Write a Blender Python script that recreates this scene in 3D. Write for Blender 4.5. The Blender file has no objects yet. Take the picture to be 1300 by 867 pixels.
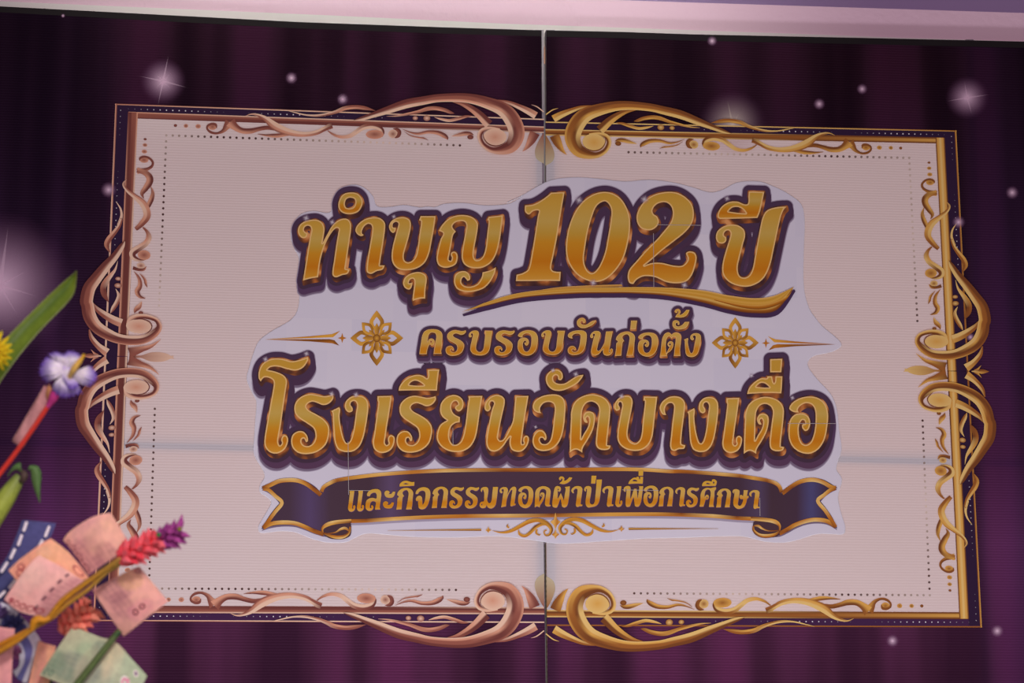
import bpy, bmesh, math, random
import numpy as np
from mathutils import Vector
from mathutils.geometry import delaunay_2d_cdt

random.seed(7)
SC = bpy.context.scene
COL = SC.collection

# ------------------------------------------------------------------ camera
CAM = np.array([-0.57573, -4.80981, 1.60])
ZC = 1.60 + 1.034559                      # height of the banner frame's centre
YAW, PITCH, ROLL, FPX = 0.102297, 0.2213475, -0.00164662, 2601.34
_cy, _sy, _cp, _sp = math.cos(YAW), math.sin(YAW), math.cos(PITCH), math.sin(PITCH)
FWD = np.array([_sy*_cp, _cy*_cp, _sp])
_r = np.array([_cy, -_sy, 0.0]); _u = np.cross(_r, FWD)
RGT = math.cos(ROLL)*_r + math.sin(ROLL)*_u
UPV = -math.sin(ROLL)*_r + math.cos(ROLL)*_u
cd = bpy.data.cameras.new('camera'); co = bpy.data.objects.new('camera', cd); COL.objects.link(co)
from mathutils import Matrix
m = Matrix.Identity(4)
for i in range(3):
    m[i][0] = RGT[i]; m[i][1] = UPV[i]; m[i][2] = -FWD[i]; m[i][3] = CAM[i]
co.matrix_world = m
cd.sensor_width = 36.0; cd.lens = FPX/1300*36.0
cd.clip_start = 0.05
cd.dof.use_dof = True; cd.dof.focus_distance = 4.85; cd.dof.aperture_fstop = 8.0
SC.camera = co

# ------------------------------------------------------------------ light
SC.view_settings.view_transform = 'Standard'
SC.view_settings.look = 'None'
SC.view_settings.gamma = 1.0
SC.view_settings.use_curve_mapping = False
SC.view_settings.exposure = 0.0
w = bpy.data.worlds.new('world'); SC.world = w; w.use_nodes = True
bg = w.node_tree.nodes['Background']
bg.inputs[0].default_value = (0.90, 0.80, 0.82, 1); bg.inputs[1].default_value = 0.15

def area(name, loc, target, sx, sy, power, color, spread=180):
    d = bpy.data.lights.new(name, 'AREA'); d.shape = 'RECTANGLE'; d.size = sx; d.size_y = sy
    d.energy = power; d.color = color; d.spread = math.radians(spread)
    o = bpy.data.objects.new(name, d); COL.objects.link(o)
    o.location = loc
    v = Vector(target) - Vector(loc)
    o.rotation_euler = v.to_track_quat('-Z', 'Y').to_euler()
    return o
area('hall_light', (0.8, -8.5, 2.4), (0.1, 0, 2.4), 6.0, 4.0, 150, (1.0, 0.68, 0.84))
area('low_fill_light', (-0.45, -1.7, 0.85), (-0.3, 0, 2.1), 3.8, .25, 26, (0.92, 0.85, 0.94), 150)  # unseen strip added to brighten the lower part of the banner
area('spray_fill_light', (-0.25, -4.6, 2.7), (-0.87, -2.3, 1.9), .3, .3, .55, (1.0, 0.84, 0.88), 22)  # added fill that lifts the money sprays, not a lamp of the hall
area('daylight_behind', (0.0, 1.6, 2.1), (0.0, 0, 2.3), 4.6, 2.6, 34, (1.0, 0.38, 0.13))
area('beam_fill_light', (-0.35, -1.5, 4.05), (-0.35, 0.05, 3.62), 1.7, 0.06, 1.3, (1.0, 1.0, 0.90), 32)  # added unseen fill that brightens the beam, narrow to spare the panels

# ------------------------------------------------------------------ colour helpers
def lin1(c):
    c /= 255.0
    return c/12.92 if c <= 0.04045 else ((c+0.055)/1.055)**2.4
LF = [lin1(177)/.80, lin1(160)/.80, lin1(176)/.80]
def A(r, g, b):
    return (min(.95, lin1(r)/LF[0]), min(.95, lin1(g)/LF[1]), min(.95, lin1(b)/LF[2]), 1.0)
def mixc(a, b, t): return tuple(a[i]*(1-t)+b[i]*t for i in range(4))

# ------------------------------------------------------------------ projection helpers
def ray(x, y):
    return FWD*FPX + RGT*(x-650.0) + UPV*(433.5-y)
def on_plane(x, y, off=0.0):
    """pixel -> point on the banner's plane, off metres in front of it"""
    d = ray(x, y); t = (-off - CAM[1])/d[1]
    return CAM + d*t
def at(x, y, depth):
    d = ray(x, y)
    return CAM + d*(depth/FPX)

# ------------------------------------------------------------------ objects
ORI = {}
def link(name, verts, faces, mat, parent=None, uv=None, col=None, smooth=False, origin=None):
    me = bpy.data.meshes.new(name)
    if parent is not None: org = ORI[parent.name]
    elif origin is not None: org = np.array(origin, float)
    else: org = np.zeros(3)
    V = np.asarray(verts, float) - org
    me.from_pydata(V.tolist(), [], [list(map(int, f)) for f in faces])
    if uv is not None:
        lay = me.uv_layers.new(name='art')
        for l in me.loops: lay.data[l.index].uv = uv[l.vertex_index]
    if col is not None:
        ca = me.color_attributes.new('Col', 'FLOAT_COLOR', 'POINT')
        for i, c in enumerate(col): ca.data[i].color = c
    mats = mat if isinstance(mat, (list, tuple)) else [mat]
    for mm in mats: me.materials.append(mm)
    if smooth:
        for p in me.polygons: p.use_smooth = True
    me.update()
    o = bpy.data.objects.new(name, me); COL.objects.link(o)
    if parent is not None: o.parent = parent
    else: o.location = org
    ORI[o.name] = org
    return o
def thing(name, label, cat, origin, group=None):
    o = bpy.data.objects.new(name, None); COL.objects.link(o)
    o.empty_display_size = .05
    o.location = origin; ORI[o.name] = np.array(origin, float)
    o['label'] = label; o['category'] = cat
    if group: o['group'] = group
    return o
def tag(o, label, cat, group=None):
    o['label'] = label; o['category'] = cat
    if group: o['group'] = group
    return o
def solid(o, t, off=0):
    md = o.modifiers.new('thickness', 'SOLIDIFY'); md.thickness = t; md.offset = off
    return o

# ------------------------------------------------------------------ materials
def newmat(name, rough=.6, spec=.25):
    mt = bpy.data.materials.new(name); mt.use_nodes = True
    nt = mt.node_tree; b = nt.nodes['Principled BSDF']
    b.inputs['Roughness'].default_value = rough
    b.inputs['Specular IOR Level'].default_value = spec
    return mt, nt, b
def ramp(nt, stops, interp='LINEAR'):
    r = nt.nodes.new('ShaderNodeValToRGB'); e = r.color_ramp.elements
    r.color_ramp.interpolation = interp
    while len(e) > 1: e.remove(e[-1])
    e[0].position = stops[0][0]; e[0].color = stops[0][1]
    for p, c in stops[1:]:
        x = e.new(p); x.color = c
    return r
def mat_plain(name, c, rough=.6, spec=.25, bump=0, bscale=200):
    mt, nt, b = newmat(name, rough, spec)
    b.inputs['Base Color'].default_value = c
    if bump:
        tc = nt.nodes.new('ShaderNodeTexCoord'); nz = nt.nodes.new('ShaderNodeTexNoise'); nz.inputs['Scale'].default_value = bscale
        bm = nt.nodes.new('ShaderNodeBump'); bm.inputs['Strength'].default_value = bump; bm.inputs['Distance'].default_value = .002
        nt.links.new(tc.outputs['Object'], nz.inputs['Vector']); nt.links.new(nz.outputs['Fac'], bm.inputs['Height'])
        nt.links.new(bm.outputs['Normal'], b.inputs['Normal'])
    return mt
def mat_vcol(name, rough=.6, spec=.2, noise=0, nscale=60):
    mt, nt, b = newmat(name, rough, spec)
    at_ = nt.nodes.new('ShaderNodeAttribute'); at_.attribute_name = 'Col'
    if noise:
        tc = nt.nodes.new('ShaderNodeTexCoord'); nz = nt.nodes.new('ShaderNodeTexNoise'); nz.inputs['Scale'].default_value = nscale
        nt.links.new(tc.outputs['Object'], nz.inputs['Vector'])
        mp = nt.nodes.new('ShaderNodeMapRange'); mp.inputs['From Min'].default_value = .3; mp.inputs['From Max'].default_value = .7
        mp.inputs['To Min'].default_value = 1-noise; mp.inputs['To Max'].default_value = 1+noise
        nt.links.new(nz.outputs['Fac'], mp.inputs['Value'])
        mx = nt.nodes.new('ShaderNodeVectorMath'); mx.operation = 'SCALE'
        nt.links.new(at_.outputs['Color'], mx.inputs[0]); nt.links.new(mp.outputs[0], mx.inputs['Scale'])
        nt.links.new(mx.outputs[0], b.inputs['Base Color'])
    else:
        nt.links.new(at_.outputs['Color'], b.inputs['Base Color'])
    return mt
def mat_uvramp(name, stops, axis='Y', rough=.6, spec=.04):
    mt, nt, b = newmat(name, rough, spec)
    uv = nt.nodes.new('ShaderNodeUVMap'); uv.uv_map = 'art'
    sp = nt.nodes.new('ShaderNodeSeparateXYZ'); nt.links.new(uv.outputs[0], sp.inputs[0])
    r = ramp(nt, stops); nt.links.new(sp.outputs[axis], r.inputs[0]); nt.links.new(r.outputs[0], b.inputs['Base Color'])
    return mt

def AG(r, g, b): return A(r*.88, g*.85, b*.92)
INK = mat_vcol('printed_ink', .7, .04)
INK_CLEAR, nt, b = newmat('glowing_ink', .6, .1)      # translucent printing ink of the star glows: fades out at its rim
a_ = nt.nodes.new('ShaderNodeAttribute'); a_.attribute_name = 'Col'
nt.links.new(a_.outputs['Color'], b.inputs['Base Color']); nt.links.new(a_.outputs['Alpha'], b.inputs['Alpha'])

GOLD_FACE = mat_uvramp('gold_lettering', [(0, AG(186,136,50)), (.12, AG(190,142,56)), (.33, AG(187,148,72)), (.46, AG(184,138,52)),
                        (.56, AG(190,126,32)), (.78, AG(186,108,20)), (.92, AG(194,128,38)), (1, AG(200,142,58))])
GOLD_SMALL = mat_uvramp('gold_small_lettering', [(0, AG(202,150,52)), (.3, AG(196,152,76)), (.5, AG(196,146,66)), (.68, AG(192,120,30)), (.85, AG(196,124,28)), (1, AG(206,152,66))])
GOLD_SWOOSH = mat_uvramp('gold_swoosh', [(0, AG(205,150,70)), (.3, AG(190,135,45)), (.6, AG(196,140,50)), (.85, AG(165,92,25)), (1, AG(120,62,25))])
RIM = mat_plain('pale_gold_rim', A(190,144,98), .6, .04)
BEVEL, nt, b = newmat('brown_gold_bevel', .6, .04)
uv = nt.nodes.new('ShaderNodeUVMap'); uv.uv_map = 'art'
nz = nt.nodes.new('ShaderNodeTexNoise'); nz.inputs['Scale'].default_value = 5.0; nz.inputs['Detail'].default_value = 1.0
nt.links.new(uv.outputs[0], nz.inputs['Vector'])
r_ = ramp(nt, [(.36, AG(62,36,40)), (.5, AG(92,52,38)), (.62, AG(160,88,42)), (.74, AG(206,138,84))])
nt.links.new(nz.outputs['Fac'], r_.inputs[0]); nt.links.new(r_.outputs[0], b.inputs['Base Color'])
PURP_DEEP = mat_uvramp('purple_side', [(0, A(64,42,68)), (.5, A(64,40,62)), (.75, A(72,48,78)), (1, A(74,44,66))])
PURP = mat_uvramp('purple_outline', [(0, A(82,50,84)), (.12, A(64,42,66)), (.6, A(60,40,62)), (1, A(56,36,52))])
SOFT = mat_plain('lavender_shade_print', A(136,118,142), .7, .04)
SOFT2 = mat_plain('lavender_dark_print', A(100,80,104), .7, .04)

def vinyl(name, white):
    """printed vinyl sheet on corrugated backing, lets some daylight through"""
    mt = bpy.data.materials.new(name); mt.use_nodes = True; nt = mt.node_tree; nt.nodes.clear()
    N = nt.nodes.new; L = nt.links.new
    out = N('ShaderNodeOutputMaterial'); mix = N('ShaderNodeMixShader'); di = N('ShaderNodeBsdfDiffuse'); tr = N('ShaderNodeBsdfTranslucent')
    L(di.outputs[0], mix.inputs[1]); L(tr.outputs[0], mix.inputs[2]); L(mix.outputs[0], out.inputs[0])
    geo = N('ShaderNodeNewGeometry'); sp = N('ShaderNodeSeparateXYZ'); L(geo.outputs['Position'], sp.inputs[0])
    # fine horizontal flutes
    wv = N('ShaderNodeTexWave'); wv.bands_direction = 'Z'; wv.inputs['Scale'].default_value = 48.0; wv.inputs['Distortion'].default_value = .6
    wv.inputs['Detail'].default_value = 1.0; wv.inputs['Detail Scale'].default_value = .5
    L(geo.outputs['Position'], wv.inputs['Vector'])
    bm = N('ShaderNodeBump'); bm.inputs['Strength'].default_value = .22 if white else .5; bm.inputs['Distance'].default_value = .0016
    L(wv.outputs['Fac'], bm.inputs['Height']); L(bm.outputs[0], di.inputs['Normal'])
    if white:
        mix.inputs[0].default_value = .30
        nz = N('ShaderNodeTexNoise'); nz.inputs['Scale'].default_value = 1.3; nz.inputs['Detail'].default_value = 4
        L(geo.outputs['Position'], nz.inputs['Vector'])
        r = ramp(nt, [(.3, (.83,.83,.83,1)), (.7, (.87,.86,.86,1))]); L(nz.outputs['Fac'], r.inputs[0])
        L(r.outputs[0], di.inputs[0]); L(r.outputs[0], tr.inputs[0])
    else:
        mix.inputs[0].default_value = .16
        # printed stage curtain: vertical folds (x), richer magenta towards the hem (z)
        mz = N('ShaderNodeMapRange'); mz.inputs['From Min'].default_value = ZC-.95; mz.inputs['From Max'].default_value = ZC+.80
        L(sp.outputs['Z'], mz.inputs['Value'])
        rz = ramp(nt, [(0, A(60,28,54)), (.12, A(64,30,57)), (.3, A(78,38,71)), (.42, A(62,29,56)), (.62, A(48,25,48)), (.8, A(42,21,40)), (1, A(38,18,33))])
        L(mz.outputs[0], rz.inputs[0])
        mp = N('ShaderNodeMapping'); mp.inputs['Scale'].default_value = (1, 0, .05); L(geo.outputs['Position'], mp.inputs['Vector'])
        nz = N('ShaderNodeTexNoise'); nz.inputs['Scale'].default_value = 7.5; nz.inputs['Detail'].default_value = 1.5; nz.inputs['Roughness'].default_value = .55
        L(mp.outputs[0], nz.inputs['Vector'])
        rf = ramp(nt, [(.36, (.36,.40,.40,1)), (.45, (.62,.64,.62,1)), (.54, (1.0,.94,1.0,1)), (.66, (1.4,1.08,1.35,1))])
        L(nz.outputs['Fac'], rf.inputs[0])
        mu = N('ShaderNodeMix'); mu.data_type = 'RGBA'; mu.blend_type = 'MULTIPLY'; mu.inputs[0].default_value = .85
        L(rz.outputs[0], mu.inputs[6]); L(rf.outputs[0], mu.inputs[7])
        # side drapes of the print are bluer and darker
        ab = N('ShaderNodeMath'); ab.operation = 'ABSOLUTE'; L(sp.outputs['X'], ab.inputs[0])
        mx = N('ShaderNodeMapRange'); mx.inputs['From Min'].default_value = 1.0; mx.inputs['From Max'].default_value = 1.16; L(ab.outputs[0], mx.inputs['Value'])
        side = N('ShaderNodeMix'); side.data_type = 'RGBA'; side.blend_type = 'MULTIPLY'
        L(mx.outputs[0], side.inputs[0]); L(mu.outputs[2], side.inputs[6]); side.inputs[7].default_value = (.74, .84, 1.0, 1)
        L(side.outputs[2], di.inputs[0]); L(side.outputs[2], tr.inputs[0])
    return mt
VINYL_W = vinyl('white_vinyl', True)
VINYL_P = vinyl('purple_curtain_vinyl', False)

# ------------------------------------------------------------------ 2-D drawing tools (all print is laid on the banner's plane)
def parse(s, tr=lambda x, y: (x, y)):
    out = []
    for t in s.split():
        c = t.endswith('*'); x, y = t.rstrip('*').split(',')[:2]
        x, y = tr(float(x), float(y)); out.append((x, y, c))
    return out
def smooth(pts, n=5, closed=True):
    """centripetal-ish Catmull-Rom through pts; points flagged as corners stay sharp"""
    P = np.array([(p[0], p[1]) for p in pts]); C = [p[2] for p in pts]; N = len(P); out = []
    for i in range(N if closed else N-1):
        p1 = P[i]; p2 = P[(i+1) % N]
        p0 = P[(i-1) % N] if (closed or i > 0) else p1
        p3 = P[(i+2) % N] if (closed or i+2 < N) else p2
        L = np.linalg.norm(p2-p1)+1e-9
        m1 = np.zeros(2) if C[i] else (p2-p0)*L/(np.linalg.norm(p2-p1)+np.linalg.norm(p1-p0)+1e-9)
        m2 = np.zeros(2) if C[(i+1) % N] else (p3-p1)*L/(np.linalg.norm(p3-p2)+np.linalg.norm(p2-p1)+1e-9)
        if C[i] and C[(i+1) % N]: ts = [0.0]
        else:
            if C[i]: m1 = (p2-p1)*1.5 - m2*.5
            if C[(i+1) % N]: m2 = (p2-p1)*1.5 - m1*.5
            ts = [k/n for k in range(n)]
        for t in ts:
            t2, t3 = t*t, t*t*t
            out.append((2*t3-3*t2+1)*p1 + (t3-2*t2+t)*m1 + (-2*t3+3*t2)*p2 + (t3-t2)*m2)
    if not closed: out.append(P[-1])
    return np.array(out)

def fill(loops):
    """loops of px points -> (px verts, tris), even-odd"""
    pts = []; faces = []
    for lp in loops:
        if len(lp) < 3: continue
        b0 = len(pts); q = []
        for p in lp:
            if q and abs(q[-1][0]-p[0])+abs(q[-1][1]-p[1]) < 1e-4: continue
            q.append((float(p[0]), float(p[1])))
        if len(q) > 3 and abs(q[0][0]-q[-1][0])+abs(q[0][1]-q[-1][1]) < 1e-4: q.pop()
        pts += q; faces.append(list(range(b0, b0+len(q))))
    ed = [(f[i], f[(i+1) % len(f)]) for f in faces for i in range(len(f))]
    r = delaunay_2d_cdt([Vector(p) for p in pts], ed, [], 0, 1e-5)
    V = [(p[0], p[1]) for p in r[0]]; VA = np.array(V); TR = np.array([f for f in r[2] if len(f) == 3])
    c = VA[TR].mean(1); ins = np.zeros(len(c), bool)
    for i, j in ed:                                            # even-odd rule decides which triangles are printed
        (ax, ay), (bx, by) = pts[i], pts[j]
        if ay == by: continue
        lo, hi = (ay, by) if ay < by else (by, ay)
        k = np.nonzero((c[:, 1] >= lo) & (c[:, 1] < hi))[0]
        if len(k): ins[k] ^= c[k, 0] < ax+(c[k, 1]-ay)/(by-ay)*(bx-ax)
    F = []
    for f in TR[ins]:
        a, b_, d = VA[f]; ar = (b_[0]-a[0])*(d[1]-a[1])-(d[0]-a[0])*(b_[1]-a[1])
        if abs(ar) > 1e-9: F.append(tuple(f) if ar < 0 else tuple(f[::-1]))      # faces look at the viewer (-y)
    return V, F
def flat(name, loops, mat, off, parent, uvf=None, colf=None):
    V, F = fill(loops)
    return flat_raw(name, V, F, mat, off, parent, uvf, colf)
def flat_raw(name, V, F, mat, off, parent, uvf=None, colf=None):
    W = [on_plane(x, y, off) for x, y in V]
    uv = [uvf(x, y) for x, y in V] if uvf else None
    col = [colf(x, y) for x, y in V] if colf else None
    return link(name, W, F, mat, parent, uv, col)

# signed distance fields and contours
def poly_sdf(loops, x0, y0, nx, ny, h):
    gx, gy = np.meshgrid(x0+np.arange(nx)*h, y0+np.arange(ny)*h)
    d2 = np.full(gx.shape, 1e9); ins = np.zeros(gx.shape, bool)
    for lp in loops:
        Q = np.roll(lp, -1, 0)
        for (ax, ay), (bx, by) in zip(lp, Q):
            ex, ey = bx-ax, by-ay; l2 = ex*ex+ey*ey
            if l2 < 1e-12: continue
            t = np.clip(((gx-ax)*ex+(gy-ay)*ey)/l2, 0, 1)
            d2 = np.minimum(d2, (gx-ax-t*ex)**2+(gy-ay-t*ey)**2)
            if (ay > by) != (ay == by):
                pass
            lo, hi = (ay, by) if ay < by else (by, ay)
            if lo != hi:
                r = (gy >= lo) & (gy < hi)
                xi = ax+(gy-ay)/(by-ay)*ex
                ins ^= r & (gx < xi)
    d = np.sqrt(d2); d[ins] *= -1
    return d
def contours(F, level, x0, y0, h):
    F = np.pad(F-level, 1, constant_values=5.0); F[F == 0] = 1e-6
    ny, nx = F.shape; seg = {}
    S = F < 0
    code = S[:-1, :-1]*1 + S[:-1, 1:]*2 + S[1:, 1:]*4 + S[1:, :-1]*8
    def epos(e):
        k, i, j = e
        if k == 0: a, b = F[i, j], F[i, j+1]; t = a/(a-b); return (x0+(j-1+t)*h, y0+(i-1)*h)
        a, b = F[i, j], F[i+1, j]; t = a/(a-b); return (x0+(j-1)*h, y0+(i-1+t)*h)
    T = {1: [(3,0)], 2: [(0,1)], 3: [(3,1)], 4: [(1,2)], 5: [(3,0),(1,2)], 6: [(0,2)], 7: [(3,2)], 8: [(2,3)], 9: [(2,0)], 10: [(0,1),(2,3)], 11: [(2,1)], 12: [(1,3)], 13: [(1,0)], 14: [(0,3)]}
    for i, j in zip(*np.nonzero((code > 0) & (code < 15))):
        E = ((0, i, j), (1, i, j+1), (0, i+1, j), (1, i, j))
        for a, b in T[int(code[i, j])]:
            seg[E[a]] = E[b]
    loops = []
    while seg:
        s, e = seg.popitem(); lp = [s]
        while e != s and e in seg:
            lp.append(e); e = seg.pop(e)
        if e != s: print('open contour', len(lp))
        P = np.array([epos(q) for q in lp])
        if len(P) > 6:
            P = simplify(P, .07*h/.5)
            if len(P) > 3: loops.append(P)
    return loops
def simplify(P, eps):
    keep = np.zeros(len(P), bool); k = int(np.argmax(((P-P[0])**2).sum(1))); keep[0] = keep[k] = True
    st = [(0, k), (k, len(P))]
    Q = np.vstack([P, P[:1]])
    while st:
        a, b = st.pop()
        if b-a < 2: continue
        d = Q[b]-Q[a]; L = np.linalg.norm(d)+1e-9; s = Q[a+1:b]-Q[a]
        e = np.abs(s[:, 0]*d[1]-s[:, 1]*d[0])/L; i = int(np.argmax(e))
        if e[i] > eps:
            keep[a+1+i] = True; st += [(a, a+1+i), (a+1+i, b)]
    return P[keep]

# ------------------------------------------------------------------ glyph outlines (traced letterforms)
CR = {'A':(370,230,6.192),'B':(430,230,5.1),'C':(540,260,6.191),'D':(640,230,6.19),'E':(705,230,6.191),'F':(785,230,5.783),'G':(895,230,5.783),
      'H':(320,440,5.418),'I':(410,490,8.67),'J':(470,460,6.67),'K':(545,490,8.675),'L':(600,490,8.667),'M':(665,460,6.667),'N':(765,490,8.667),
      'O':(865,490,8.667),'P':(930,445,5.977),'Q':(525,400,12.39),'R':(615,395,12.39),'S':(700,395,12.39),'T':(790,385,10.836),
      'U':(435,600,13),'V':(525,600,13),'W':(615,600,13),'X':(685,595,13),'Y':(765,590,11.818),'Z':(865,590,11.818),
      'px':(0,0,1),'sw':(600,350,3.095),'ar':(890,395,7.22),'fl':(610,645,6.842),'lt':(325,590,8.257),'rt':(935,590,8.257),
      'c1':(360,220,3.94),'c2':(640,220,3.25),'c3':(300,380,3.25),'c4':(680,380,3.25),'c5':(310,580,3.25),'c6':(680,580,3.25),
      'a1':(210,130,7.222),'a2':(380,115,8.125),'a3':(530,110,7.647),'r1':(1150,190,6.673),'r2':(1150,300,7.225),'r3':(1140,390,8.669),
      'k1':(0,330,5.1),'k2':(0,420,4.815),'k3':(0,560,4.333),'k4':(60,640,6.195),'k5':(0,640,6.19),'k6':(0,740,6.82),'k7':(40,740,6.83)}
def crop(c):
    x0, y0, s = CR[c]
    return lambda x, y: (x0+x/s, y0+y/s)
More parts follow.
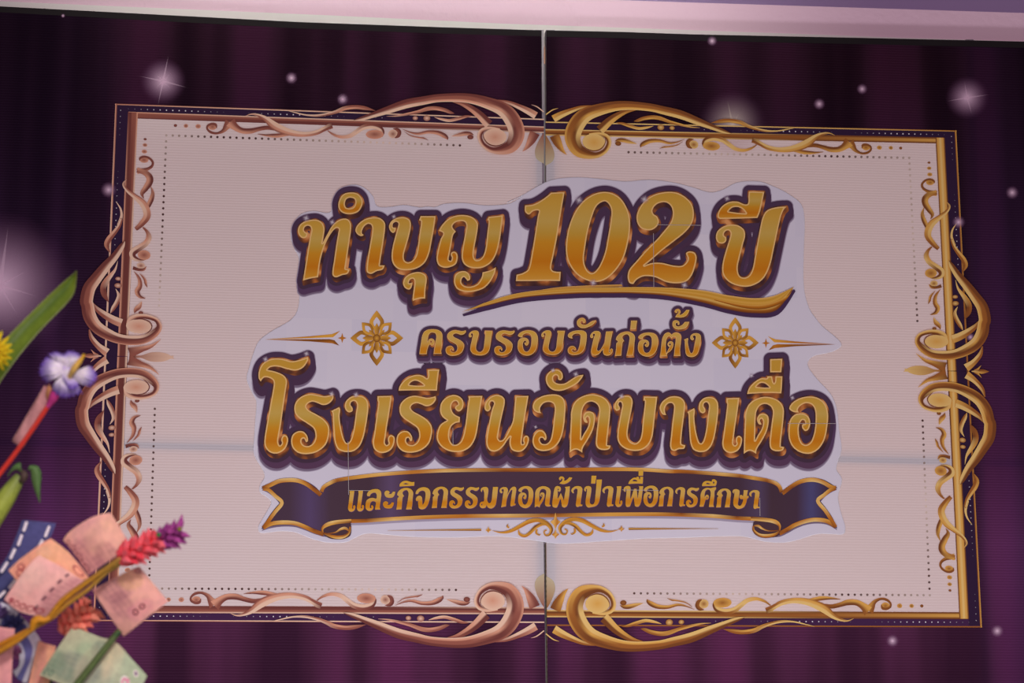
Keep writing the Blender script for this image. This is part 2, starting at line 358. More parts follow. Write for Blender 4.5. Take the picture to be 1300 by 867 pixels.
GL = {
'tho':('A',"88,448 60,425 50,385 65,345 100,318 150,304 200,303 240,325 260,370 254,430 243,488* 280,420 320,350 360,312 405,294 445,300 468,335 468,390 455,480 438,600 425,688* 458,694* 440,728 400,738 350,756 325,742 322,705 335,620 352,500 368,405 372,376 355,368 325,392 285,455 250,540 225,640 210,755* 150,765 90,782* 105,690 125,560 145,440 156,385 148,358 128,350 106,360 98,385 112,402 126,408 118,440"),
'nikhahit':('A',"462,88 520,98 556,140 556,190 525,240 465,260 405,250 372,215 372,160 405,105","460,130 495,140 502,170 485,205 455,213 428,205 420,175 432,142"),
'aa1':('B',"108,318 122,283 165,248 215,234 265,238 298,268 300,310 290,390 277,470 266,545* 298,545* 284,572 248,582 210,600 184,590 180,562 190,480 206,390 217,318 212,285 192,276 168,290 153,315 150,335 162,348* 148,356 122,345"),
'bo1':('B',"352,335 332,318 326,288 345,255 385,235 430,234 460,252 468,285 458,345 440,410 422,475 425,510 445,525 475,515 500,480 512,420 524,330 533,260 520,255* 530,226* 628,226* 618,300 600,400 585,470 555,530 505,565 440,577 385,568 352,535 342,490 348,430 365,360 382,300 386,272 370,263 352,275 350,298 370,300* 365,325"),
'u':('B',"455,702 428,690 416,660 430,622 468,597 520,588 560,605 570,635 562,700 560,760* 520,762 480,775* 478,760 485,700 490,650 482,632 462,638 455,660 478,655* 470,690"),
'yo_ying':('C',"105,205* 130,160 180,110 240,85 310,80 375,100 410,140 412,185 400,260 385,340 380,400 395,432 425,430 455,400 475,330 487,220 497,125 485,122* 497,95* 610,82* 600,170 585,280 560,380 520,450 460,490 400,500 340,490 300,460 285,410 292,340 310,240 322,165 310,135 275,128 235,140 212,170 240,210* 218,240 205,310 190,390 183,430 200,440 208,415 200,395 205,375 230,368 250,385 254,420 240,465 200,488 150,495 105,475 88,430 95,370 120,270 140,225"),
'yo_foot':('C',"225,590 235,550 270,525 315,522 345,545 352,585 330,598* 318,580 300,568 285,585 285,615 310,638 360,642 410,620 440,575 450,530* 510,515 555,490* 545,540 510,605 460,655 390,680 320,685 255,665 230,630"),
'one':('D',"165,190* 230,182 300,145 370,90* 475,85* 450,230 415,450 385,600 370,680 385,705 445,712* 440,785* 340,783 200,785 92,785* 98,735* 150,720 190,690 215,580 245,400 265,270 272,232 230,235 195,262 165,240"),
'zero':('E',"375,84 440,92 505,128 552,190 582,270 588,360 572,480 538,600 480,695 405,765 330,792 255,782 180,742 122,675 88,590 84,490 105,365 150,250 215,160 295,105","385,158 420,180 440,230 435,310 415,430 390,560 350,660 310,712 280,722 245,690 225,620 235,520 255,400 285,290 325,195"),
'two':('F',"160,340 135,290 140,230 180,160 250,105 340,80 420,82 490,115 540,170 555,240 540,310 490,375 410,440 320,510 240,580 190,620* 250,600 320,600 400,618 460,622 490,605 510,570 497,530 520,515 560,525 575,560 565,620 540,690 500,735 430,750 350,740 270,705 190,698 140,720 110,755* 80,745 68,700 80,650 130,590 200,510 280,430 340,360 385,300 400,240 390,190 360,160 320,155 275,175 250,215 262,245* 285,260 298,295 285,330 245,358 200,358"),
'ii1':('G',"318,115* 322,75* 435,78* 425,130 405,220 385,270* 330,272 230,275 110,278* 92,262 100,220 130,180 180,152 240,150 290,170 315,165","172,222* 200,195 240,190 275,205 300,236* 240,232"),
'po1':('G',"130,458 95,450 80,415 90,370 130,335 190,318 245,325 285,355 295,400 280,460 255,560 240,640 255,695 290,708 325,690 350,640 365,560 385,450 405,340 425,260 455,215 520,192 600,186* 575,215 555,270 530,380 505,500 480,610 440,700 385,750 310,775 230,765 170,735 130,680 128,610 150,520 178,430 188,385 175,362 150,368 138,395 155,410* 155,440"),
'o':('H',"45,215 48,165 75,115 130,85 200,82 270,100 330,90 385,70* 385,95 350,145 300,165 240,155 180,138 130,140 105,160* 170,175 220,200 240,235 232,300 215,420 195,560 180,650 190,680 205,665 200,640 215,610 240,615 248,650 225,705 175,735 125,728 90,690 85,640 100,540 125,400 145,290 148,240 125,218 85,212 60,240*"),
'ro':('J',"248,385 265,340 310,300 370,282 430,290 490,300 553,285* 555,320 520,360 475,372 430,355 390,345 355,360 342,385 365,415 420,445 480,485 520,540 522,610 495,690 430,745 350,765 280,755 235,715 222,660 235,610 275,582 320,585 350,620 355,660 340,668 325,640 308,645 305,670 325,695 365,698 400,670 415,620 400,560 350,520 290,480 255,440"),
'ngo':('I',"160,690 130,620 118,520 110,400 105,300 90,275* 180,232* 190,262 183,330 195,440 220,550 250,620 275,628 300,600 325,530 345,430 362,300 375,215 365,180 340,165 310,180 305,210 325,240 325,275 290,290 255,270 240,225 255,165 310,118 380,105 450,120 490,165 500,240 490,340 470,460 445,570 405,660 340,715 260,728 200,715"),
'e':('I',"600,160 600,112* 757,108* 745,200 725,330 705,450 690,560 682,625 700,650 722,635 715,600 720,560 750,540 785,560 790,600 770,670 730,715 660,738 600,725 560,685 548,620 562,530 580,400 598,270 608,180"),
'ii':('J',"490,100* 485,62* 585,60* 575,130 565,240* 400,237 240,240* 250,200 290,150 350,115 410,105 450,115 482,135","328,190* 350,165 385,155 425,170 455,195* 390,197"),
'yo':('K',"118,260 130,190 180,130 250,100 310,105 360,140 378,190 365,250 330,280 295,265 283,235 300,215 318,200 300,168 270,172 245,205 245,260 275,310 338,342* 335,400* 285,410 240,450 220,520 225,590 255,640 300,645 345,610 375,540 395,440 410,320 425,200 435,145* 430,112* 585,108* 570,200 550,340 530,480 505,580 455,665 380,715 290,728 200,710 125,660 85,590 88,510 120,430 195,378* 150,345 125,305"),
'no':('L',"150,275 130,240 145,180 190,125 250,98 310,105 350,140 352,200 335,280 310,390 290,500 280,570 300,600 335,590 375,530 410,460 440,390 455,290 465,170 472,112* 615,108* 605,170 585,290 565,420 550,530 540,610 545,640 562,632 555,600 565,560 595,545 618,570 615,620 585,680 535,720 475,722 430,700 410,660 405,610 415,558* 380,600 340,660 290,705 240,722 190,710 158,665 150,600 165,490 190,360 215,250 235,195 225,172 200,172 188,200 200,240 180,275"),
'wo':('M',"85,405 75,370 95,325 150,288 220,272 290,275 335,305 352,360 350,440 340,540 320,630 280,700 220,742 150,750 100,730 75,685 80,625 115,580 155,575 185,605 192,645 178,660 160,640 142,640 135,660 155,688 195,688 225,655 242,580 255,470 262,390 250,350 215,335 170,345 140,380 138,410 148,430* 115,425"),
'han_akat':('M',"186,150 195,105 235,68 285,60 322,85 330,125 315,150 292,145 288,120 270,108 250,125 255,160 290,180 345,178 400,145 450,115 505,105* 490,135 450,180 390,215 320,240 250,235 205,200"),
'do':('M',"388,765* 392,600 398,480 400,420 425,345 480,295 560,270 640,280 700,315 730,370 730,450 718,560 708,650 705,700* 735,705* 720,735 665,742 625,725 610,690 615,600 628,490 638,400 620,355 575,332 530,345 500,390 490,450 488,540 485,650* 510,600 535,560 550,520 553,480 540,460 527,475 540,510 515,505 502,465 520,425 560,415 595,435 602,490 585,570 545,650 500,725 495,765* 440,738"),
'bo':('N',"150,272 130,240 140,180 190,125 250,105 305,115 330,160 325,230 305,330 285,440 275,530 290,590 325,625 370,628 410,590 430,520 440,410 455,270 465,165 448,160* 455,115* 602,118* 592,200 575,340 560,480 545,570 505,650 440,700 360,715 270,700 200,655 165,590 165,500 185,380 205,270 215,215 205,180 185,178 175,205 190,240 185,262"),
'aa':('N',"640,285 628,235 660,170 730,122 800,112 865,130 905,180 905,260 890,380 875,500 865,620 870,640 910,650* 895,690 840,695 790,715 755,700 742,650 752,550 765,420 780,300 785,220 765,190 730,190 700,215 685,255 690,295 700,318* 665,315"),
'ue':('P',"110,330* 125,285 165,240 215,210 260,210 262,195* 300,195* 308,235 315,248* 322,235 325,195* 378,195* 375,270 370,325* 250,322","180,275* 210,248 245,250 280,280* 230,280"),
'mai_ek':('P',"285,65* 378,62* 370,165* 285,165*"),
'oo':('P',"430,440 455,395 515,360 590,348 660,365 705,410 725,480 720,570 700,670 655,745 590,782 520,775 460,735 428,670 425,590 440,520 480,482 535,478 575,500 590,550 575,600 550,610 528,585 530,560 550,555 545,530 525,530 505,570 505,640 525,700 560,715 595,690 620,620 630,530 625,450 600,410 555,400 515,420 495,450 505,470* 460,465"),
'kho':('Q',"92,615* 100,540 118,430 135,330 165,265 220,230 300,220 380,230 435,265 455,320 448,430 435,570* 440,610* 315,610* 325,540 345,420 358,340 345,290 310,275 270,278 240,310 225,370 220,420 240,385 280,368 320,385 330,420 315,465 285,480 260,460 240,480 218,540 205,615*","272,400 292,415 280,435 262,425"),
'ko':('V',"300,585* 315,480 320,400 340,375 312,345* 330,295 380,250 460,230 530,250 568,300 562,400 555,500 545,560* 550,580* 455,582* 475,480 490,380 495,310 470,270 430,275 400,310 425,365* 405,385 395,450 385,580*"),
'mai_ek2':('T',"120,238* 205,238* 185,358* 112,358*"),
'to':('T',"522,730* 540,560 555,470 590,415 640,400 680,435* 710,408 760,405 805,440 808,510 795,640 800,725* 710,725* 722,600 735,510 735,470 700,460 680,490* 645,455 615,480 600,560 605,690* 630,640 655,590 645,600 622,570 635,535 665,520 700,540 700,590 670,650 620,690 612,730*","655,550 668,560 660,582 645,570"),
'mai_tho2':('T',"735,130 720,110 740,85 775,78 800,105 800,130 785,155 810,155 845,130 880,90* 925,90* 910,130 875,175 820,195 730,190* 745,160 770,130 770,108 755,108 758,128"),
'han_akat2':('T',"690,290 700,245 740,232 780,250 785,290 765,295 758,268 740,275 740,305 770,318 820,300 860,255* 920,255* 905,300 870,340 800,360 740,355 705,330"),
'lo':('U',"405,385* 402,355 425,310 480,280 560,270 615,290 638,340 632,420 618,520 610,575* 625,608* 535,610* 540,560 548,490 500,470 465,490 450,540 452,580 475,580 468,548 490,538 508,560 500,600 465,628 415,625 382,590 378,530 395,460 440,425 500,415 555,425 562,370 545,335 510,330 470,350 445,390*"),
'a_up':('U',"690,350 700,310 735,295 770,310 772,340 755,352 800,350 830,312* 868,315* 855,370 825,408 770,415 715,400"),
'i':('U',"940,228* 945,185 990,145 1050,132 1110,148 1150,155 1185,150* 1180,215* 1060,222","1000,188* 1040,172 1090,188* 1045,193"),
'cho':('V',"35,355* 40,310 80,265 150,240 220,248 265,285 278,350 265,440 235,530 190,590 135,605 90,585 78,530 75,460 80,430 70,465 45,465 38,430 60,395 100,380 135,400 145,470 150,530 180,480 195,400 195,330 170,300 130,298 90,320 75,350*"),
'mo':('W',"-45,320 -62,295 -50,255 0,235 50,245 65,290 55,380 45,450 70,500 100,495 120,440 130,340 140,250* 140,235* 225,235* 215,340 200,450 180,540 120,590 60,575 35,530* 15,575 -40,585 -75,560 -78,510 -50,480 -10,470 -5,400 -5,330 -15,300 -25,275 -35,290","-50,520 -35,512 -38,535 -52,535"),
'pho':('X',"215,620 210,560 225,450 240,350 260,300 300,285 345,305 350,350 330,378 300,365 320,340 300,330 300,420 298,490 310,480 350,400* 385,480 400,530* 415,430 430,330 415,300* 500,290* 495,380 480,500 455,610 410,640 370,620 360,560 345,500 325,540 305,600 280,640 240,638"),
'mai_tho4':('X',"335,190 320,165 340,130 385,130 410,160 405,195 440,190 490,140* 540,145* 510,195 450,240 390,255 325,240* 370,200 375,165 355,160 355,175"),
'po4':('X',"755,375 735,350 755,300 800,285 845,300 855,340 845,430 830,520 835,570 870,590 905,560 920,450 935,300 940,180* 1030,178* 1015,320 1000,450 980,550 935,610 860,632 800,638 765,600 760,520 775,420 780,340 765,330 765,370"),
'pho_phan':('Y',"335,405 315,385 325,340 365,318 410,325 420,370 415,470 420,510 445,440 470,360* 510,360* 520,440 525,500 540,420 550,330 535,320* 610,320* 595,430 575,560 540,625 490,620 475,550 465,490 430,570 405,625 355,625 345,560 355,450 358,370 345,360 345,400"),
'so':('Z',"272,628* 285,540 290,440 320,375 380,345 440,350 480,340 520,335* 520,365 500,390 495,480 480,590 490,632* 412,632* 425,540 440,430 430,385 400,370 365,390 350,440 350,480 375,450 405,455 412,490 395,520 365,525 350,570 330,628*","380,480 392,490 382,505"),
'uee':('Z',"310,320* 320,275 360,245 420,243 455,250 460,225 495,218 530,245 525,290 510,318* 410,318","365,285* 390,270 440,288* 400,292","480,250 497,265 485,285 475,270"),
'so_rue':('Z',"790,430 768,410 780,375 825,365 870,385 872,430 855,540 850,600 885,615 915,570 925,515 890,515 872,480 890,450 915,460 925,470 935,380* 1000,380* 985,470 1005,465 1008,490 985,515 975,560 945,625 880,660 830,655 785,610 780,540 795,450 795,410 785,405"),
}
def glyph(key, box=None, n=5):
    """px loops of a glyph, at its own place or fitted to box=(x0,y0,x1,y1)"""
    c = GL[key][0]
    loops = [smooth(parse(s, crop(c)), n) for s in GL[key][1:]]
    if box:
        lo = loops[0].min(0); hi = loops[0].max(0)
        b0 = np.array(box[:2], float); b1 = np.array(box[2:], float)
        loops = [(l-lo)/(hi-lo)*(b1-b0)+b0 for l in loops]
    return loops
LINE1 = [('tho',), ('nikhahit',), ('aa1',), ('bo1',), ('u',), ('yo_ying',), ('yo_foot',), ('one',), ('zero',), ('two',), ('po1',), ('ii1',)]
LINE2 = [('kho',), ('ro',(565.8,419,591.6,451.7)), ('bo',(595,419.4,625.1,451.3)), ('ro',(627.5,419.2,653.3,451.5)), ('oo',(657,419.2,683,451.5)), ('bo',(687.2,419.2,717.1,450.7)),
         ('wo',(720.8,419.2,745,450.7)), ('han_akat',(732.3,403.5,756.5,416.6)), ('no',(749.2,420,778.1,451.5)), ('ko',(780.7,421,806.2,451.9)), ('mai_ek2',), ('oo',(809.8,421.9,835.7,452.8)),
         ('to',), ('han_akat2',), ('mai_tho2',), ('ngo',(868.4,422.8,889.9,453.3))]
LINE3 = [('o',), ('ro',(369.5,500,423.4,576.6)), ('ngo',), ('e',), ('ro',), ('ii',), ('yo',), ('no',), ('wo',), ('han_akat',), ('do',), ('bo',), ('aa',), ('ngo',(872.5,503.8,912.1,574)),
         ('e',(916.9,505,942.1,575.2)), ('do',(944.2,503.6,995.6,576.2)), ('ue',), ('mai_ek',), ('oo',)]
LINE4 = [('e',(441.8,623.1,451.2,649.6)), ('e',(453.1,622.7,462.1,649.2)), ('lo',), ('a_up',), ('a_up',(486.2,636.3,500.2,645.5)), ('ko',(503.1,619.2,524.6,646.9)), ('i',), ('cho',), ('ko',),
         ('ro',(570.2,618.1,589,645.5)), ('ro',(590,618.1,608.2,645.5)), ('mo',), ('tho',(634.2,617.7,655.4,644.2)), ('oo',(657.7,616.9,677.2,645)), ('do',(678.8,617.1,699.2,644.2)), ('pho',), ('mai_tho4',),
         ('aa',(725.2,616.9,739.5,643.5)), ('po4',), ('mai_ek2',(750.4,603.8,757.2,613.8)), ('aa',(764.6,616.9,778.8,643.3)), ('e',(781.1,617.1,790.2,643.5)), ('pho_phan',), ('ue',(797.6,605.2,816.4,614.4)), ('mai_ek',(810.7,596.9,816.8,604)),
         ('oo',(816.8,616.4,835.9,643.7)), ('ko',(835.9,617.8,854.9,642.9)), ('aa',(857.1,618.3,869.9,643.1)), ('ro',(870.9,618.8,887.4,644)), ('so',), ('uee',), ('ko',(909.2,620,928,644.2)), ('so_rue',), ('aa',(951.1,622,964.4,646))]

# ------------------------------------------------------------------ generic builders
def homog(src, dst):
    M = []; B = []
    for (x, y), (X, Y) in zip(src, dst):
        M += [[x, y, 1, 0, 0, 0, -X*x, -X*y], [0, 0, 0, x, y, 1, -Y*x, -Y*y]]; B += [X, Y]
    h = np.append(np.linalg.solve(np.array(M, float), np.array(B, float)), 1).reshape(3, 3)
    def f(x, y):
        v = h @ np.array([x, y, 1.0]); return (v[0]/v[2], v[1]/v[2])
    return f
QUAD = {'TL': [(147,132),(690.5,151.3),(691,462),(133.2,452)], 'TR': [(1213.5,166),(692.5,154.7),(692,462),(1229.2,471.3)],
        'BL': [(118.8,788),(691,790.2),(691,462),(133.2,452)], 'BR': [(1246,796),(692.6,793.9),(692,462),(1229.2,471.3)]}
PALS = {'L': {'d': A(92,45,45), 'm': A(122,66,60), 'l': A(176,116,102), 'p': A(189,147,136)},
        'R': {'d': A(98,52,30), 'm': A(128,72,36), 'l': A(180,126,66), 'p': A(188,146,96)}}
def crspline(P, n):
    P = np.asarray(P, float); out = []
    for i in range(len(P)-1):
        p0 = P[max(i-1, 0)]; p1 = P[i]; p2 = P[i+1]; p3 = P[min(i+2, len(P)-1)]
        for k in range(n):
            t = k/n
            out.append(.5*((2*p1)+(-p0+p2)*t+(2*p0-5*p1+4*p2-p3)*t*t+(-p0+3*p1-3*p2+p3)*t**3))
    out.append(P[-1]); return np.array(out)
def stroke_pts(segs):
    out = []
    for c, s in segs:
        x0, y0, sc = CR[c]
        for t in s.split():
            x, y, w_ = map(float, t.split(',')); out.append((x0+x/sc, y0+y/sc, w_/sc))
    return out
def stroke(name, segs, prof, pal, off, parent, mp=None, n=6, K=12, mat=None):
    R_ = stroke_pts(segs) if isinstance(segs[0][0], str) else list(segs)
    Q_ = [R_[0]]
    for i_, p in enumerate(R_[1:]):
        q = Q_[-1]; dist = math.hypot(p[0]-q[0], p[1]-q[1])
        if len(segs) > 1 and isinstance(segs[0][0], str) and len(Q_) > 1 and i_ < len(R_)-2:
            o = Q_[-2]; v1 = (q[0]-o[0], q[1]-o[1]); v2 = (p[0]-q[0], p[1]-q[1])
            if dist < 2.0 or v1[0]*v2[0]+v1[1]*v2[1] < 0 and dist < 6: continue
        Q_.append(p)
    S = crspline(Q_, n)
    T = np.gradient(S[:, :2], axis=0); T /= np.linalg.norm(T, axis=1)[:, None]+1e-9
    V = []; Cc = []; F = []
    for i, (x, y, w_) in enumerate(S):
        f = i/(len(S)-1)*(len(prof)-1) if len(prof) > 1 else 0
        k0 = min(int(f), len(prof)-1); k1 = min(k0+1, len(prof)-1)
        for j in range(K+1):
            s = j/K; o = (.5-s)*max(w_, .15)
            q = (x+T[i, 1]*o, y-T[i, 0]*o)
            V.append(mp(*q) if mp else q)
            def pc(k):
                p = prof[k]; g = s*(len(p)-1); a = min(int(g), len(p)-1); b_ = min(a+1, len(p)-1)
                return mixc(pal[p[a]], pal[p[b_]], max(0., min(1., (g-a-.5)*2.4+.5)))
            Cc.append(mixc(pc(k0), pc(k1), f-k0))
    for i in range(len(S)-1):
        for j in range(K):
            a = i*(K+1)+j; F.append((a, a+1, a+K+2, a+K+1))
    W = [on_plane(x, y, off+1e-4*(i//(K+1))/len(S)) for i, (x, y) in enumerate(V)]
    return link(name, W, F, mat or INK, parent, col=Cc)
def disc(name, cx, cy, rx, ry, c0, c1, off, parent, mp=None, n=28, mat=None, rings=1, alpha=None):
    V = [(cx, cy)]; Cc = [c0]; F = []
    for r in range(1, rings+1):
        t = r/rings
        for k in range(n):
            a = 2*math.pi*k/n; V.append((cx+rx*t*math.cos(a), cy+ry*t*math.sin(a))); c = mixc(c0, c1, t)
            Cc.append(c[:3]+((alpha(t),) if alpha else (1.0,)))
    if alpha: Cc[0] = c0[:3]+(alpha(0),)
    for k in range(n): F.append((0, 1+(k+1) % n, 1+k))
    for r in range(rings-1):
        for k in range(n):
            a = 1+r*n+k; b_ = 1+r*n+(k+1) % n; F.append((a, b_, b_+n, a+n))
    W = [on_plane(*(mp(x, y) if mp else (x, y)), off) for x, y in V]
    return link(name, W, F, mat or INK, parent, col=Cc)
def loft2(name, top, bot, cols, off, parent, n=6, mat=None):
    """printed strip between two px polylines, cols = list of colours from top to bottom"""
    Tp = crspline([(p[0], p[1], 0) for p in top], n); Bp = crspline([(p[0], p[1], 0) for p in bot], n)
    K = len(cols)-1; V = []; Cc = []; F = []
    for i in range(len(Tp)):
        for j in range(K+1):
            q = Tp[i]*(1-j/K)+Bp[i]*(j/K); V.append(on_plane(q[0], q[1], off)); Cc.append(cols[j])
    for i in range(len(Tp)-1):
        for j in range(K):
            a = i*(K+1)+j; F.append((a, a+1, a+K+2, a+K+1))
    return link(name, V, F, mat or INK, parent, col=Cc)
def multi(name, layers, parent):
    V = []; F = []; MI = []; UV = []; mats = []
    for loops, mt, off, uvf in layers:
        v, f = fill(loops); b0 = len(V)
        V += [on_plane(x, y, off) for x, y in v]; UV += [uvf(x, y) if uvf else (0, 0) for x, y in v]
        if mt not in mats: mats.append(mt)
        F += [tuple(i+b0 for i in t) for t in f]; MI += [mats.index(mt)]*len(f)
    o = link(name, V, F, mats, parent, uv=UV)
    for p, i in zip(o.data.polygons, MI): p.material_index = i
    return o
def slab(name, px, off, depth, mat, parent=None):
    """solid plate: px outline on the plane at off, going depth metres backwards"""
    P = [on_plane(x, y, off) for x, y in px]; n = len(P)
    F = [tuple(range(n))]; B = [p+np.array([0, depth, 0]) for p in P]
    ar = sum(px[i][0]*px[(i+1) % n][1]-px[(i+1) % n][0]*px[i][1] for i in range(n))
    if ar > 0: F = [tuple(reversed(F[0]))]
    fs = list(F)+[tuple(i+n for i in reversed(t)) for t in F]
    for i in range(n):
        j = (i+1) % n; fs.append((i, j, j+n, i+n))
    return link(name, P+B, fs, mat, parent)

# ------------------------------------------------------------------ setting: beam, wall and strip above the backdrop
PLASTER = mat_plain('plaster_lilac', (.88, .65, .75, 1), .85, .1, .9, 70)
STRIP = mat_plain('white_strip', (.88, .86, .82, 1), .6, .2, .15, 90)
WALLM = mat_plain('lilac_wall', (.42, .32, .55, 1), .85, .1, .25, 40)
STEEL = mat_plain('steel_tube', (.28, .25, .28, 1), .4, .5)
BLACK = mat_plain('black_hem', A(24,18,22), .7, .1)
o = slab('trim_1', [(-460,-110),(-460,-22),(0,2),(22,3),(420,20),(640,30.5),(760,34.5),(1000,43),(1150,49),(1760,68),(1760,30),(1300,16.5),(880,3.2),(740,-1.5),(640,-110)], -.035, .18, PLASTER)
o['kind'] = 'structure'; o['label'] = 'pale lilac plastered concrete beam across the top'; o['category'] = 'beam'
o = slab('trim_2', [(-460,-23),(0,1.5),(22,2.5),(420,19.5),(640,30),(760,34),(1000,42.5),(1150,48),(1760,67),(1760,86),(700,60),(-460,4)], -.031, .12, STRIP)
o['kind'] = 'structure'; o['label'] = 'white strip between the beam and the printed backdrop'; o['category'] = 'trim'
o = slab('wall_back', [(400,-160),(1800,-160),(1800,80),(400,40)], -.20, .1, WALLM)  # upper back wall, set behind the beam
o['kind'] = 'structure'; o['label'] = 'purple wall above the concrete beam'; o['category'] = 'wall'

# ------------------------------------------------------------------ the two backdrop panels
mTL = QUAD['TL']
def Hx(x): return 132+19.3/543.5*(x-147)       # outer frame line of the upper left quarter
def Vx(y): return 147-13.8/320*(y-132)
FC = (Vx(150)+28.3, Hx(176)+17.3)              # corner of the white field, upper left quarter
FS = (690.5, Hx(690.5)+17.3)
MAPS = {q: homog(QUAD['TL'], QUAD[q]) for q in QUAD}
MAPR = {q: homog(QUAD['TR'], QUAD[q]) for q in QUAD}

TOP_RUN = [   # (name, segments, colour profile along the stroke)
 ('bead', 'disc', ('a1',92,212,15,13), 'md'), ('bead', 'disc', ('a1',188,215,20,17), 'dl'), ('bead', 'disc', ('a1',300,219,24,19), 'ml'),
 ('bead', 'disc', ('a1',432,222,40,30), 'ml'),
 ('scroll', [('a1',"470,235,6 462,205,22 425,198,22 388,215,20 385,245,18 420,275,22 475,283,20 530,260,34 562,220,62 590,185,95")], ['dm','md','dm','ml']),
 ('scroll', [('a1',"595,180,100 640,225,64 700,258,50 780,262,48 850,245,38 930,232,36 1000,245,24 1040,258,3")], ['ml','dl','dm','md']),
 ('leaf', [('a1',"845,290,3 930,302,20 1020,304,36 1110,294,28 1205,289,2")], ['dm','dl','ml','dm']),
 ('scroll', [('a1',"735,124,2 790,108,13 850,118,26 920,152,48 1000,215,74 1100,262,64 1200,287,52"),('a2',"80,450,48 180,432,48 250,400,46 300,375,56 340,362,56")], ['lp','ppmm','pplm','ppll','ppmm','ddm']),
 ('scroll', [('a2',"292,412,8 350,452,22 430,478,30 520,468,40 590,425,46 660,380,52 750,365,56 830,388,50 862,430,34 850,478,12")], ['dm','ll','pp','mmpp','ddpp','ddm']),
 ('bead', 'disc', ('a2',778,452,92,46), 'ml'),
 ('bead', 'disc', ('a2',966,447,48,42), 'mp'),
 ('leaf', [('a2',"965,392,3 1010,402,34 1032,430,40 1020,468,34 985,488,8")], ['dm','dm','md']),
 ('leaf', [('a2',"1060,395,2 1150,432,14 1230,445,24"),('a3',"100,440,30 190,446,38 250,470,44 285,495,30 292,516,4")], ['dm','ml','dl','dm']),
 ('leaf', [('a2',"1080,420,2 1150,465,10 1250,487,14"),('a3',"60,500,14 105,518,2")], ['md','ml','md']),
 ('leaf', [('a3',"330,482,3 400,468,30 460,455,38 510,455,30 545,468,3")], ['lp','dl','dm']),
 ('bead', 'disc', ('a3',514,490,30,22), 'md'),
 ('scroll', [('a1',"1100,70,2 1200,95,10"),('a2',"10,240,13 80,253,15 180,258,24 280,245,28 380,218,36 470,182,42 580,170,40 680,182,38 785,208,2")], ['pp','pp','ppmm','mmll','mmd']),
 ('leaf', [('a2',"900,265,2 1000,262,14 1100,245,26"),('a3',"0,245,30 100,215,38 180,210,38 260,226,36 320,250,28 358,260,3")], ['lp','lm','ml','md']),
 ('bead', 'disc', ('a2',1196,284,28,22), 'pm'), ('bead', 'disc', ('a3',91,306,34,28), 'pm'),
 ('leaf', [('a3',"165,296,3 230,315,22 310,328,28 390,312,30 470,290,26 535,284,2")], ['lp','lp','ml','mm']),
 ('leaf', [('a3',"780,130,8 880,152,32 980,192,48 1080,240,64 1150,282,72")], ['mm','mmpp','llpp']),
 ('leaf', [('a3',"1105,175,2 1160,195,10 1225,245,10")], ['lp','pp']),
 ('leaf', [('a3',"1140,446,100 1105,520,80 1060,590,36 1020,628,3")], ['dm','ml','ll']),
 ('scroll', [('a3',"340,148,6 430,165,40 520,212,60 600,272,76 672,345,88 695,368,92")], ['mm','ddll','ddpp']),
 ('scroll', [('a2',"560,308,6 640,290,40 760,252,56 900,205,76 1100,138,92"),('a3',"60,135,82 200,112,78 400,106,86 550,122,98 700,165,115 820,215,135 900,290,152 955,400,158 955,500,148 890,590,120 750,620,62 650,575,46 605,495,44 625,430,46 700,405,36 800,412,14")],
    ['dp','ddpp','ddmpp','ddmmlp','ddmmlp','mddlpp','lmmdpp','llmdd','pplddd','ppldd','lpp']),
 ('bead', 'disc', ('a3',752,490,112,84), 'lp'),
 ('scroll', [('a3',"640,440,3 645,500,8 690,555,10 760,575,10 830,555,6 860,530,2")], ['dd','dd']),
]
